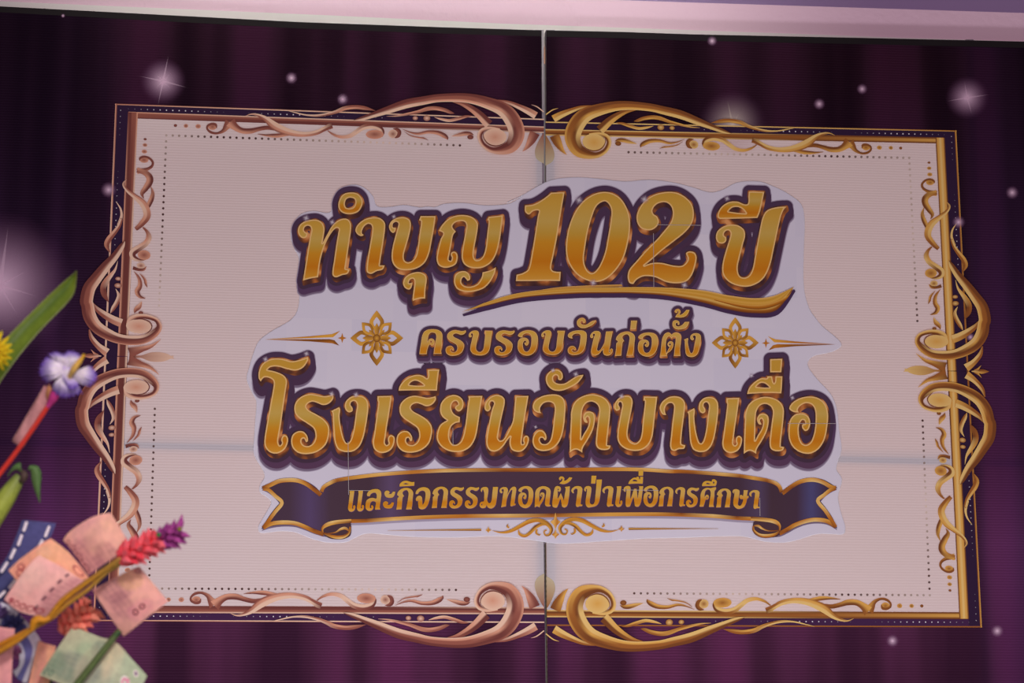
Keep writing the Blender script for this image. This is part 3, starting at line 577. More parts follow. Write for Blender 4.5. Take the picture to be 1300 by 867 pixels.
SIDE_RUN = [
 ('bead', 'disc', ('r1',196,110,12,9), 'md'), ('bead', 'disc', ('r1',198,157,18,13), 'dl'), ('bead', 'disc', ('r1',203,210,21,15), 'ml'),
 ('bead', 'disc', ('r1',206,278,34,22), 'ml'),
 ('scroll', [('r1',"240,285,4 238,265,16 205,252,18 165,262,18 138,292,18 145,325,20 180,350,24 225,365,36 262,372,44")], ['dm','md','dm','ml']),
 ('scroll', [('r1',"262,362,40 200,380,44 165,415,54 165,455,52 195,505,44 225,550,30 210,588,3")], ['ml','ld','ld','dm']),
 ('leaf', [('r1',"155,488,3 140,540,26 150,590,36 172,640,34 188,695,3")], ['dl','ld','ld']),
 ('scroll', [('r1',"345,440,3 370,480,18 340,530,28 280,577,40 222,625,56 190,685,58 190,740,54 235,800,42"),('r2',"225,65,38 300,115,32")], ['mp','ppmm','pplm','ppll','llmm','mmd']),
 ('scroll', [('r1',"430,625,3 395,680,14 388,740,20 410,810,26"),('r2',"420,30,22 440,90,30 480,150,38 530,215,46 548,270,40 520,330,3")], ['pp','pp','ppmm','llmm','mmd']),
 ('scroll', [('r2',"195,140,3 240,96,8 205,130,26 188,180,46 215,235,48 275,280,52 325,320,58 320,362,46 260,385,20 200,368,3")], ['dm','mm','lp','ppdd','ppdd','ddm']),
 ('bead', 'disc', ('r2',230,338,54,42), 'ml'),
 ('bead', 'disc', ('r2',258,432,34,26), 'mp'),
 ('leaf', [('r2',"212,438,3 235,465,22 280,468,24 326,455,30")], ['ml','dm','dd']),
 ('leaf', [('r2',"318,485,2 275,545,26 268,610,38 292,660,42 272,702,30 222,719,3")], ['mm','lm','ld','md']),
 ('leaf', [('r2',"270,500,2 228,550,20 218,590,20 205,622,2")], ['mm','ml','md']),
 ('leaf', [('r2',"255,745,4 275,790,38 305,820,34 318,852,3")], ['pl','lm','md']),
 ('bead', 'disc', ('r2',262,846,20,14), 'md'),
 ('leaf', [('r2',"455,400,2 480,480,20 540,560,44 578,630,52 572,700,48 535,765,2")], ['pp','lp','md','dm']),
 ('bead', 'disc', ('r2',452,555,26,17), 'pm'), ('bead', 'disc', ('r2',455,615,31,22), 'pm'),
 ('leaf', [('r2',"475,645,3 450,700,28 465,760,38 500,820,34 522,862,3")], ['pp','pm','pm']),
 ('scroll', [('r3',"890,150,8 850,212,50 770,272,72 680,322,84 600,352,90")], ['mm','mmpp','llpp']),
 ('scroll', [('r3',"930,430,12 905,520,50 835,605,64 750,668,92")], ['mm','mmpp','llpp']),
 ('leaf', [('r3',"522,662,110 400,620,60 300,585,34 200,510,3")], ['md','ml','ll']),
 ('leaf', [('r3',"915,640,2 880,680,22 850,705,44")], ['ll','lm']),
 ('leaf', [('r3',"1002,708,3 930,708,50 870,708,30 810,708,2")], ['mm','dl','pp']),
 ('scroll', [('r2',"395,225,8 420,270,46 480,360,64 560,455,82 640,560,94 700,650,106 725,760,110"),('r3',"945,180,130 925,290,136 870,385,130 780,455,124 640,515,106 500,530,98 370,512,88 270,452,80 215,380,56 240,310,46 330,275,46 430,275,52 510,310,50 545,372,20")],
    ['dp','ddpp','ddmpp','ddmmlp','ddmmlp','mddlpp','lmddpp','lmmdpp','llmddd','pplddd','ppldd','lpp']),
 ('bead', 'disc', ('r3',425,378,130,74), 'lp'),
 ('scroll', [('r3',"470,310,3 380,300,9 310,330,10 290,385,10 330,440,7 360,460,2")], ['dd','dd']),
]
OQ = {'TL': 0, 'TR': 0, 'BL': 5e-5, 'BR': 5e-5}
def draw_run(run, q, mp, pal, parent):
    for i, it in enumerate(run):
        off = .0010+.00011*i+OQ[q]
        if it[1] == 'disc':
            c, x, y, rx, ry = it[2]; x0, y0, s = CR[c]; cc = it[3]
            disc(it[0], x0+x/s, y0+y/s, rx/s, ry/s, pal[cc[0]], pal[cc[1]], off, parent, mp, 20)
        else:
            stroke(it[0], it[1], it[2], pal, off, parent, mp)
def lerp_pt(a, b, t): return (a[0]+(b[0]-a[0])*t, a[1]+(b[1]-a[1])*t)

def hline(q, dy, w, x0, x1, prof, pal, parent, name, off):
    n = 5; pts = []
    for k in range(n):
        x = x0+(x1-x0)*k/(n-1); pts.append((x, Hx(x)+dy, w))
    return stroke(name, pts, prof, pal, off, parent, MAPS[q], 2)
def vline(q, dx, w, y0, y1, prof, pal, parent, name, off):
    n = 5; pts = []
    for k in range(n):
        y = y0+(y1-y0)*k/(n-1); pts.append((Vx(y)+dx, y, w))
    return stroke(name, pts, prof, pal, off, parent, MAPS[q], 2)

def dots(name, pts, parent, off):
    V = []; F = []; Cc = []
    for x, y, r, c in pts:
        b0 = len(V); V.append(on_plane(x, y, off)); Cc.append(c)
        for k in range(10):
            a = 2*math.pi*k/10; V.append(on_plane(x+r*math.cos(a), y+r*math.sin(a), off)); Cc.append(c)
        F += [(b0, b0+1+(k+1) % 10, b0+1+k) for k in range(10)]
    return link(name, V, F, INK, parent, col=Cc)
FIELD_C = {'L': A(186,160,161), 'R': A(186,160,161)}
def sparkle(name, x, y, r, spikes, parent, strength=.9, off=.0022, rot=.25, core=None):
    g = core or A(188,148,178)
    o = disc(name, x, y, r, r, g, A(124,66,118), off, parent, None, 32, INK_CLEAR, 8, lambda t: strength*(1-t)**1.45)
    for k, (ang, L, w_) in enumerate(spikes):
        a = math.radians(ang)
        V = [(x-math.sin(a)*w_, y+math.cos(a)*w_), (x+math.sin(a)*w_, y-math.cos(a)*w_), (x+math.cos(a)*L, y+math.sin(a)*L)]
        link('sparkle_ray', [on_plane(*v, off+.0001*(k+1)) for v in V], [(0, 1, 2)], INK_CLEAR, o, col=[g[:3]+(strength*.7,)]*2+[g[:3]+(0.0,)])
    return o

def build_panel(side):
    L = side == 'L'
    qs = ('TL', 'BL') if L else ('TR', 'BR'); pal = PALS[side]
    base = on_plane(340 if L else 1000, 1100)
    T = thing('backdrop_panel', 'left printed vinyl backdrop panel with a copper scroll border on purple curtain' if L else 'right printed vinyl backdrop panel with a golden scroll border on purple curtain', 'backdrop', base, 'printed backdrop panels')
    T_ = T
    ft, fb = MAPS[qs[0]](*FC), MAPS[qs[1]](*FC)
    st, sb = MAPS[qs[0]](*FS), MAPS[qs[1]](*FS)
    if L:
        xs = lambda y: 687.6+(y-38)*.0036 if y < 690 else 690+(y-690)*.016
    else:
        xs = lambda y: 693.4+(y-38)*.0003 if y < 690 else 693.6+(y-690)*.01
    sT = (xs(st[1]), st[1]); sB = (xs(sb[1]), sb[1])
    seam = [(xs(y), y) for y in (300, 462, 600, 690)]
    if L:
        outer = [(-460,-17),(0,8),(200,18.5),(380,28),(560,34.5),(xs(38.5),38.5), sT, ft, fb, sB, (xs(867),867), (xs(1100),1100), (-460,1100)]
        hem = [(-460,-17),(0,8),(200,18.5),(380,28),(560,34.5),(xs(38.5),38.5),(xs(46),46),(560,42.5),(380,36),(200,26.5),(0,15.5),(-460,-9.5)]
    else:
        outer = [(1760,65),(1300,52.7),(1090,48),(880,43.6),(790,40.5),(xs(38.5),38.5), sT, ft, fb, sB, (xs(867),867), (xs(1100),1100), (1760,1100)]
        hem = [(1760,65),(1300,52.7),(1090,48),(880,43.6),(790,40.5),(xs(38.5),38.5),(xs(46.5),46.5),(790,48.5),(880,51.6),(1090,56),(1300,60.7),(1760,73)]
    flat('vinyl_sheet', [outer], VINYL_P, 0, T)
    flat('white_field', [[ft, sT]+seam+[sB, fb]], VINYL_W, 0, T)
    flat('hem', [hem], BLACK, .0006, T)
    # steel tube frame behind the sheet
    def tube(nm, a, b, wpx, vert=True):
        (x0, y0), (x1, y1) = a, b; h = wpx/2
        px = [(x0-h, y0), (x0+h, y0), (x1+h, y1), (x1-h, y1)] if vert else [(x0, y0-h), (x1, y1-h), (x1, y1+h), (x0, y0+h)]
        slab(nm, px, -.004 if vert else -.0045, .022 if vert else .020, STEEL, T)
    if L:
        tube('frame_post', (684.9, 38), (687.2, 1100), 11.0); tube('frame_post', (134, 16), (126, 1100), 9)
        tube('frame_rail', (-460, 551), (679, 578), 9, False)
    else:
        tube('frame_post', (698.6, 38), (701.0, 1100), 11.0); tube('frame_post', (1231, 50), (1257, 1100), 10)
        tube('frame_rail', (704, 575), (1760, 600), 9, False)
    # border lines
    gap = A(40,22,46); gp = dict(pal); gp['g'] = gap
    bd = hline(qs[0], 6.5, 11.5, 147.5, 690.5, ['gg'], gp, T, 'ornamental_border', .0004)
    for q in qs:
        if q != qs[0]:
            gp2 = dict(pal); gp2['g'] = A(54,27,58)
            hline(q, 6.5, 11.5, 147.5, 690.5, ['gg'], gp2, bd, 'border_band', .0004)
        vline(q, 8.5, 15.5, 134, 452, ['gg'], gp, bd, 'border_band', .00055)
        hline(q, .3, 1.5, 146, 690.5, ['ml', 'lp', 'pp', 'pp'] if q[0] == 'T' or L else ['mm', 'mm'], pal, bd, 'border_line', .00075)
        vline(q, .6, 2.3, 131.5, 452, ['ml', 'lp', 'pp'] if L else ['ml', 'mm'], pal, bd, 'border_line', .00088)
        hline(q, 13.4, 8.2, 163, 690.5, ['lmmd', 'pmdd', 'pmdd', 'pmdp'] if L else ['dld', 'dmd', 'pmdp', 'pmdp'], pal, bd, 'border_bar', .0006)
        vline(q, 22.2, 12.6, 142.6, 452, ['lmmdd', 'pmddl', 'pddl', 'pddl'] if L else ['dlpld', 'dlpld', 'dlpld'], pal, bd, 'border_bar', .00072)
    for q in qs:
        draw_run(TOP_RUN, q, MAPS[q], pal, bd)
        draw_run(SIDE_RUN, q, MAPR[q], pal, bd)
        # half flowers at the middles of the border
        f3 = crop('a3'); gg = [A(150,110,60), A(160,138,122)]  # second colour greyed: shade of the posts behind put into the petal
        pts = [f3(*p) for p in ((1226,446),(1190,500),(1152,580),(1140,640),(1158,700),(1228,748))]
        P = [(p[0], p[1], False) for p in pts]; P[0] = P[0][:2]+(True,); P[-1] = P[-1][:2]+(True,)
        lp = [MAPS[q](*p) for p in smooth(P, 5)]
        y0 = lp[0][1]; y1 = lp[25][1]
        flat('flower_petal', [lp], INK, .00076+OQ[q]*2, bd, None, lambda x, y: mixc(pal['m'], gg[1], min(1, abs(y-y0)/(abs(y1-y0)+1e-6)*1.2)))
        P = parse("60,708* 120,665 200,645 300,650 400,685 450,690* 522,660* 522,710*", crop('r3'))
        lp = [MAPR[q](*p) for p in smooth(P, 5)]
        xa = lp[0][0]; xb = MAPR[q](*crop('r3')(520,700))[0]
        flat('flower_petal', [lp], INK, .00090+OQ[q]*2, bd, None, lambda x, y: mixc(pal['p'], pal['m'], max(0, min(1, (x-xa)/(xb-xa)))**1.3))
    # dotted lines
    D = []; S_ = []
    for q in qs:
        for k in range(47):
            x = 211.2+8.1*k; y = 171.8+k*(184.6-171.8)/46
            t = k/46; f = (.35 if k == 0 else min(1, .45+k*.08)) if t < .3 else max(0, 1-(t-.3)*2.2) if t < .75 else min(1, (t-.75)*4)
            if not L: f = 1-abs(((t*1.6+.1) % 1.2)-.55)*1.3; f = max(.05, min(1, f))
            D.append((*MAPS[q](x, y), 1.55, mixc(FIELD_C[side], A(66,42,44), max(f, .04))))
        for k in range(1, 29):
            x = 211.2-k*.33; y = 171.8+7.72*k; t = k/28
            f = min(1, .4+t*2.2) if t < .5 else max(.1, 1-(t-.5)*1.9)
            if not L: f = .25+.1*math.sin(k) if t < .45 else min(1, (t-.4)*1.6)
            if q[0] == 'B' and L: f = .95
            if q[0] == 'B' and not L: f = abs(math.cos(t*3.0))
            D.append((*MAPS[q](x, y), 1.5, mixc(FIELD_C[side], A(66,42,44), f)))
        for k in range(42):
            x = 155+8.05*k; b_ = (.5+.5*math.sin(k*.33-1.2))*.9
            if b_ > .08: S_.append((*MAPS[q](x, Hx(x)+5.6), .55+.35*b_, mixc(gap, A(225,205,215), b_)))
            y = 140+8*k*.97; b_ = (.5+.5*math.sin(k*.29+2.6))*.7
            if y < 330 and b_ > .08: S_.append((*MAPS[q](Vx(y)+6.5, y), .5+.3*b_, mixc(gap, A(205,180,205), b_)))
    dots('dotted_line', D, T, .0005); dots('silver_dots', S_, T, .0007)
    # printed star glows
    if L:
        sparkle('sparkle', 207, 103, 30, [(-78,36,1.4),(102,34,1.2),(15,34,1.4),(192,34,1.2),(-45,15,1),(45,15,1),(135,15,1),(225,15,1)], T)
        sparkle('sparkle', 0, 362, 95, [(-82,80,3),(17,52,2.2),(-28,42,1.6),(60,48,1.8),(98,60,2)], T, .92)
        for x, y, r in ((370,99,8.5),(435,126,8.5),(138,241,11),(80,20,3)): sparkle('sparkle', x, y, r, [], T, 1.0, core=A(188,150,178))
    else:
        sparkle('sparkle', 1228, 124, 28, [(-100,22,1.2),(-8,30,1.2),(170,28,1.2),(75,24,1.2)], T)
        sparkle('sparkle', 930, 158, 44, [(-102,34,1.5),(-60,18,1.2)], T, .7, off=.00035, core=A(190,165,165))
        for x, y, r in ((904,52,7),(1040,132,8),(1094.5,113,7.5),(1285,244.5,9),(1217,282,9),(1133,813.5,9),(1266,801,9),(1232,428,6)):
            sparkle('sparkle', x, y, r, [], T, 1.0, core=A(188,150,178))
    return T
PANEL_L = build_panel('L'); PANEL_R = build_panel('R')
# lacing that ties the two frames together at the seam
cv = []
F = []
for i in range(60):
    y = 690+i*3.2; x = 692.1+(y-690)*.0125
    c = on_plane(x, y, .002)
    for k in range(8):
        a = 2*math.pi*k/8; r = .0013+.0007*(i % 2); cv.append(c+np.array([math.cos(a)*r, math.sin(a)*r, 0]))
    if i: F += [((i-1)*8+k, (i-1)*8+(k+1) % 8, i*8+(k+1) % 8, i*8+k) for k in range(8)]
tag(link('lacing_cord', cv, F, mat_plain('olive_cord', A(60,50,44), .7), None, origin=on_plane(694, 870)), 'thin olive cord tying the two backdrop panels along the lower seam', 'cord')

# ------------------------------------------------------------------ the applied title cut-out
TC = thing('title_cutout', 'lavender paper cutout with gold Thai lettering stuck over the middle of the white field', 'banner', on_plane(700, 690, .002))
def pl(c, s): return [crop(c)(*map(float, t.split(','))) for t in s.split()]
PAPER = (pl('c1', "75,490 78,420 60,385 40,330 38,290 55,245 90,205 150,190 215,200 240,190 245,140 275,85 345,58 400,72 445,115 465,165 530,170 600,160 680,172 720,168 760,170 800,155 900,150 1000,162 1080,160 1140,150 1200,110") +
         pl('c2', "10,122 70,95 130,60 200,28 300,18 400,25 500,35 600,28 700,40 780,60 850,80 900,70 960,40 1050,35 1110,55 1170,85 1225,130 1238,200 1235,300 1235,470 1258,560 1295,612") +
         pl('c4', "1130,50 1180,110 1245,165 1260,190 1220,215 1140,235 1120,270 1160,330 1215,390 1240,450 1250,540 1260,620") +
         pl('rt', "1040,40 1100,150 1060,330 1090,500 1135,650 1120,720 1020,722 850,720 650,780 500,810 300,800 180,770 60,745") +
         pl('c6', "770,325 650,330 450,335 250,348 100,356 0,343") + pl('c5', "1050,325 900,330 700,328 580,318 500,315 440,340") +
         pl('lt', "950,805 850,812 720,805 600,775 500,735 400,700 250,690 100,708 40,702 30,650 60,590 130,470 165,390 110,330 50,290 40,240 60,190 95,130 80,60") +
         pl('c3', "75,640 75,580 80,500 85,420 70,390 45,330 55,280 75,215 90,180 108,160 150,130 220,90 250,55 262,0"))
PAPERM, nt, b = newmat('lavender_paper', .7, .15)
tc = nt.nodes.new('ShaderNodeNewGeometry'); bk = nt.nodes.new('ShaderNodeTexBrick')
bk.inputs['Scale'].default_value = 3.2; bk.inputs['Mortar Size'].default_value = .0; bk.inputs['Color1'].default_value = A(177,160,181); bk.inputs['Color2'].default_value = A(172,156,179); bk.offset = .37
mp_ = nt.nodes.new('ShaderNodeMapping'); mp_.inputs['Rotation'].default_value = (math.radians(90), 0, 0)
nt.links.new(tc.outputs['Position'], mp_.inputs[0]); nt.links.new(mp_.outputs[0], bk.inputs['Vector']); nt.links.new(bk.outputs[0], b.inputs['Base Color'])
PL = smooth([(x, y, False) for x, y in PAPER], 4)
flat('paper_sheet', [PL], PAPERM, .0024, TC)
CUTEDGE = mat_plain('cut_paper_edge', A(180,166,186), .7, .04)
V, F = [], []
for i, (x, y) in enumerate(PL):
    a, b2 = PL[i-1], PL[(i+1) % len(PL)]; t = np.array(b2)-np.array(a); t /= np.linalg.norm(t)+1e-9
    V += [on_plane(x, y, .0025), on_plane(x+t[1]*.8, y-t[0]*.8, .0012)]
n_ = len(PL); F = [(2*i, 2*((i+1) % n_), 2*((i+1) % n_)+1, 2*i+1) for i in range(n_)]
link('cut_edge', V, F, CUTEDGE, TC)
# fine joins between the printed paper tiles
jn = []
for x0, y0, x1, y1 in ((441.9,560,442.6,628),(574.9,543,575.2,566),(829.6,296,830,364),(834,285.2,890,286),(1000,537.4,1061,537.6),(300+597/3.25,0,0,0)):
    if x1: jn.append((x0, y0, x1, y1))
jn += [(790,621.8,836,622.6),(442,622.4,470,622.8),(964.6,632,964.9,655)]
JOIN = mat_plain('join_line', A(150,132,142), .7, .04)
for x0, y0, x1, y1 in jn:
    dx, dy = (.28, 0) if abs(x1-x0) < 5 else (0, .28)
    link('tile_join', [on_plane(*q, .0056) for q in ((x0-dx, y0-dy), (x1-dx, y1-dy), (x1+dx, y1+dy), (x0+dx, y0+dy))], [(0, 1, 2, 3)], JOIN, TC)

def shift_sweep(D, h, shifts):
    out = D.copy()
    for dx, dy in shifts:
        i, j = int(round(dy/h)), int(round(dx/h)); S2 = np.full(D.shape, 60.0); ny, nx = D.shape
        S2[max(i, 0):ny+min(i, 0), max(j, 0):nx+min(j, 0)] = D[max(-i, 0):ny-max(i, 0), max(-j, 0):nx-max(j, 0)]
        out = np.minimum(out, S2)
    return out
def title_line(lines, h, marg, dil, sweep, bev, face_in, gold, yr, big=True):
    G = [(g[0], glyph(*g)) for g in lines]
    allp = np.vstack([l for _, ls in G for l in ls])
    x0, y0 = allp.min(0)-marg; x1, y1 = allp.max(0)+marg
    nx, ny = int((x1-x0)/h)+1, int((y1-y0)/h)+1
    D = np.full((ny, nx), 60.0); faces = []
    mg = dil+5
    for key, ls in G:
        p = np.vstack(ls); a = p.min(0)-mg; b_ = p.max(0)+mg
        i0, j0 = int((a[1]-y0)/h), int((a[0]-x0)/h); i1, j1 = min(ny, int((b_[1]-y0)/h)+1), min(nx, int((b_[0]-x0)/h)+1)
        S2 = poly_sdf(ls, x0+j0*h, y0+i0*h, j1-j0, i1-i0, h)
        D[i0:i1, j0:j1] = np.minimum(D[i0:i1, j0:j1], S2)
        faces.append((key, ls, contours(S2, -face_in, x0+j0*h, y0+i0*h, h)))
    vf = lambda x, y: (x/90.0, (y-y0)/(y1-y0))
    deep = shift_sweep(D, h, [(.15*k, k*1.0) for k in range(1, int(sweep)+1)])
    mid = shift_sweep(D, h, [(.1*k, k*1.0) for k in range(1, int(sweep*.45)+1)])
    bv = shift_sweep(D, h, [(bev*.28*k/4, bev*k/4) for k in range(1, 5)])
    sh = shift_sweep(D, h, [(1.2*k/3, (sweep+2.0)*k/3) for k in range(1, 4)])
    lay = [(contours(sh, dil+1.2, x0, y0, h), SOFT, .0027, None), (contours(sh, dil+.2, x0, y0, h), SOFT2, .0029, None),
           (contours(deep, dil, x0, y0, h), PURP_DEEP, .0032, vf), (contours(mid, dil-1.0, x0, y0, h), PURP, .0036, vf),
           (contours(bv, 1.5 if big else .6, x0, y0, h), BEVEL, .0040, lambda x, y: (x/90, y/90))]
    root = multi('lettering', [l for l in lay if l[0]], TC)
    for key, ls, fc in faces:
        p = np.vstack(ls); t0, t1 = (yr if yr else (p.min(0)[1], p.max(0)[1]))
        if p.max(0)[1]-p.min(0)[1] < .45*(t1-t0): t0, t1 = t0-20, t1      # small vowel marks keep the pale end of the gold
        uvf = lambda x, y: (x/90, max(0, min(1, (y-t0)/(t1-t0))))
        multi('digit' if key in ('one', 'zero', 'two') else 'letter', [(ls, RIM, .0044, None), (fc, gold, .0048, uvf)], root)
    return root
title_line(LINE1, .6, 30, 7.6, 10, 4.6, 1.7, GOLD_FACE, None)
title_line(LINE3, .6, 30, 8.0, 11, 5.0, 1.7, GOLD_FACE, (500, 577))
title_line(LINE2, .45, 18, 3.9, 5, 1.6, .7, GOLD_SMALL, (419, 453), False)

# swoosh under the digits
top = pl('sw', "-42,142 0,126 60,102 170,70 330,50 480,46 585,45 750,46 900,57 1000,76 1100,88 1180,80 1262,44")
bot = pl('sw', "-42,142 0,132 60,117 200,86 400,71 550,69 640,70 760,79 900,105 1000,132 1100,147 1195,135 1262,44")
sw0 = loft2('swoosh', [(x+.5, y+3.2) for x, y in top], [(x+2.2, y+5.6) for x, y in bot], [A(58,36,66)]*3, .0050, TC)
loft2('swoosh_face', top, bot, [AG(214,164,92), AG(186,132,42), AG(204,150,66), AG(188,128,40), AG(206,160,84), AG(150,84,26), AG(96,50,28)], .0054, sw0)
loft2('swoosh_face', pl('sw', "215,66 330,46 460,38 585,34"), pl('sw', "215,68 330,52 460,46 590,42"), [AG(206,152,84), AG(172,112,40)], .0055, sw0)
loft2('swoosh_face', pl('sw', "950,92 1060,112 1150,112 1230,84 1258,52"), pl('sw', "950,96 1060,126 1150,130 1226,100 1258,54"), [AG(206,150,70), AG(170,98,26), AG(120,66,24)], .0056, sw0)

# ribbon under the title
NAVY = mat_uvramp('ribbon_purple', [(0, A(60,40,56)), (.05, A(62,42,58)), (.085, A(72,52,86)), (.12, A(62,42,56)), (.19, A(60,40,52)), (.225, A(78,56,86)), (.26, A(62,40,54)), (.4, A(64,42,58)), (.7, A(62,40,54)),
      (.83, A(58,38,52)), (.865, A(68,50,76)), (.885, A(58,38,50)), (.93, A(58,38,54)), (.955, A(64,56,96)), (.98, A(56,38,58)), (1, A(52,36,52))], 'X', .5)
ru = lambda x, y: ((x-331)/(1063-331), 0)
OR = {'o': AG(176,102,34), 'b': AG(110,56,32), 'g': AG(206,146,66), 'y': AG(222,178,112)}
def ol(c, s): return smooth(parse(s, crop(c)), 6)
tailL = ol('lt', "55,248* 140,195 240,150 350,138 440,145 530,175 620,230 685,300* 740,640* 760,740* 700,735* 600,705 500,665 400,635 280,630 160,645 55,675* 110,580 180,480 250,400* 190,330 120,275")
tailR = ol('rt', "1058,243* 1000,205 920,160 830,138 740,138 660,160 570,215 475,300* 420,640* 400,740* 460,735 540,700 620,655 720,615 830,598 950,610 1058,668* 1010,560 950,470 878,380* 930,320 1000,270")
rb = flat('ribbon', [[(x+.6, y+2.2) for x, y in tailL]], SOFT2, .0026, TC)
flat('ribbon_shade', [[(x-.4, y+2.2) for x, y in tailR]], SOFT2, .0026, rb)
flat('ribbon_tail', [tailL], NAVY, .0034, rb, ru); flat('ribbon_tail', [tailR], NAVY, .0034, rb, ru)
ctop = [(407.2,626),(408,622),(411,616),(419.5,610.6),(431.6,606.6),(465,601.9),(495,599),(541,596),(587,594.6),(680,594.2),(770,593.4),(815,593.8),(850,596),(865,596.2),(907,598.9),(935,601.4),(953,604),(971,607),(983.4,610.6),(989.5,615.4),(992.2,622.7)]
cbot = [(990,672),(983,665),(970,662),(956,661),(935,660),(905,657.5),(865,655.8),(830,655.2),(770,655.5),(700,656.6),(640,657.2),(590,657.6),(541,659),(500,661),(465,663.3),(440,664.2),(425,666),(412,672)]
cen = smooth([(x, y, False) for x, y in ctop]+[(x, y, False) for x, y in cbot], 4)
flat('ribbon_centre', [[(x, y+3) for x, y in cen]], SOFT, .0030, rb)
flat('ribbon_centre', [cen], NAVY, .0038, rb, ru)
_bn = [0]
def band(pts, w, prof, nm='gold_edge', off=.0042):
    _bn[0] += 1; off = .0040+.00006*_bn[0]
    return stroke(nm, [(x, y, w) for x, y in pts], prof, OR, off, rb, None, 5, 2)
band([(x, y+2.3) for x, y in ctop[1:]], 4.6, ['bo','go','yg','ob','gg','yg','oo','gy','ob','oo','gg','yg','oo','ob','yg','ob','gg','ob','yo','go','bb'])
band([(x, y-2.4) for x, y in cbot], 4.8, ['ob','bo','gy','og','ob','gy','ob','og','gg','ob','gy','oo','og','yg','ob','oo','gy','ob'])
def inset(c, s, w, prof):
    P = [crop(c)(*map(float, t.split(','))) for t in s.split()]
    return band(P, w, prof, 'gold_edge', .0044)
inset('lt', "70,248 150,212 240,172 350,160 440,167 525,200 610,260 680,318", 5.2, ['bo','og','yo','yg','og','bo','ob'])
inset('lt', "75,252 130,262 200,325 272,398 200,495 130,590 75,662", 4.6, ['bo','og','gy','yg','oo','ob'])
inset('lt', "75,660 160,618 280,604 400,612 500,645 600,690 710,730", 5.2, ['bo','og','yg','yo','go','bo','ob'])
inset('rt', "1042,245 990,232 910,185 830,160 740,160 650,185 560,240 480,300", 5.2, ['bo','og','yo','yg','og','bo','ob'])
inset('rt', "1040,248 985,265 920,315 852,378 930,480 990,570 1040,655", 4.6, ['bo','og','gy','yg','oo','ob'])
inset('rt', "1040,652 950,592 830,575 720,592 610,632 530,680 450,722", 5.2, ['bo','og','yg','yo','go','bo','ob'])
# rolled ends of the ribbon
for c, pd, st in (('lt', "700,645 740,615 800,600 880,592 992,600* 992,735 930,775 850,782 770,770 705,725", ("700,715,14 697,668,26 745,628,42 840,602,42 1000,588,40", "990,650,20 972,715,26 920,752,34 860,760,36 790,748,30 706,716,20", "975,690,16 935,664,28 885,676,24 830,710,14 740,722,8 712,712,6")),
                  ('rt', "452,640 420,600 350,580 250,570 178,600* 172,690 200,735 270,765 350,765 440,740", ("450,690,14 452,640,26 415,602,42 330,580,42 150,562,40", "178,640,16 182,690,26 240,735,32 320,745,36 400,730,30 452,695,18", "185,640,14 230,642,26 270,668,20 330,690,12 420,690,8 446,680,5"))):
    flat('ribbon_roll', [ol(c, pd)], mat_plain('ribbon_inside', A(58,34,44)), .0046, rb)
    for k, s in enumerate(st): stroke('gold_edge', [(c, s)], (['bo','og','yg','gb'], ['bo','gb','yo','go','bb'], ['ob','gy','bo','bb'])[k], OR, .0048+.0001*k, rb)
# last line of lettering on the ribbon
L4 = []
for g in LINE4:
    ls = glyph(*g); p = np.vstack(ls); cx = p[:, 0].mean()
    L4.append((ls, 649-5.5*math.sin(min(1, max(0, (cx-440)/300))*math.pi/2)))
root = multi('lettering', [([l+np.array([.5, .8]) for l in ls], PURP, .0050, None) for ls, _ in L4], TC)
for ls, base_ in L4:
    multi('letter', [(ls, GOLD_SMALL, .0053, lambda x, y: (x/90, max(0, min(1, (y-base_+28)/28))))], root)

# rosettes, arrows and the small flourish
GP = {'d': AG(118,64,26), 'm': AG(178,106,34), 'l': AG(206,146,58), 'p': AG(214,160,84)}
def rosette(cx, cy, sx, sy):
    root = disc('rosette', cx, cy, sx*.14, sy*.14, GP['l'], GP['d'], .0036, TC, None, 16)
    def tear(ang, tip, bw, bel, base, hole=True, off=.003):
        a = math.radians(ang); ux, uy = math.sin(a), -math.cos(a); vx, vy = -uy, ux
        def loop(tp, w_, be, ba):
            pr = [(tp, 0, True), (tp-(tp-be)*.45, w_*.55, False), (be, w_, False), (be-(be-ba)*.6, w_*.75, False), (ba, 0, False), (be-(be-ba)*.6, -w_*.75, False), (be, -w_, False), (tp-(tp-be)*.45, -w_*.55, False)]
            return smooth([(cx+(ux*r+vx*q)*sx, cy+(uy*r+vy*q)*sy, c) for r, q, c in pr], 4)
        o_ = loop(tip, bw, bel, base)
        ls = [o_]
        if hole: ls.append(loop(bel+(tip-bel)*.42, bw*.48, bel-.02, base+(bel-base)*.32))
        flat('petal', ls, INK, off, root, None, lambda x, y: mixc(GP['l'], GP['d'], max(0, min(1, .35+.5*((x-cx)*vx/sx+(y-cy)*vy/sy)/bw+.25*(y-cy)/sy))))
    for k in range(4): tear(90*k, 1.0, .275, .60, .26, True, .0030)
    for k in range(4): tear(45+90*k, .80, .20, .52, .20, True, .0031)
    for k in range(4): tear(90*k, .54, .10, .33, .06, False, .0033)
    for k in range(4): tear(45+90*k, .42, .07, .27, .08, False, .0033)
rosette(478.3, 429.3, 33.6, 35.2); rosette(933.4, 435.2, 29.8, 32.6)
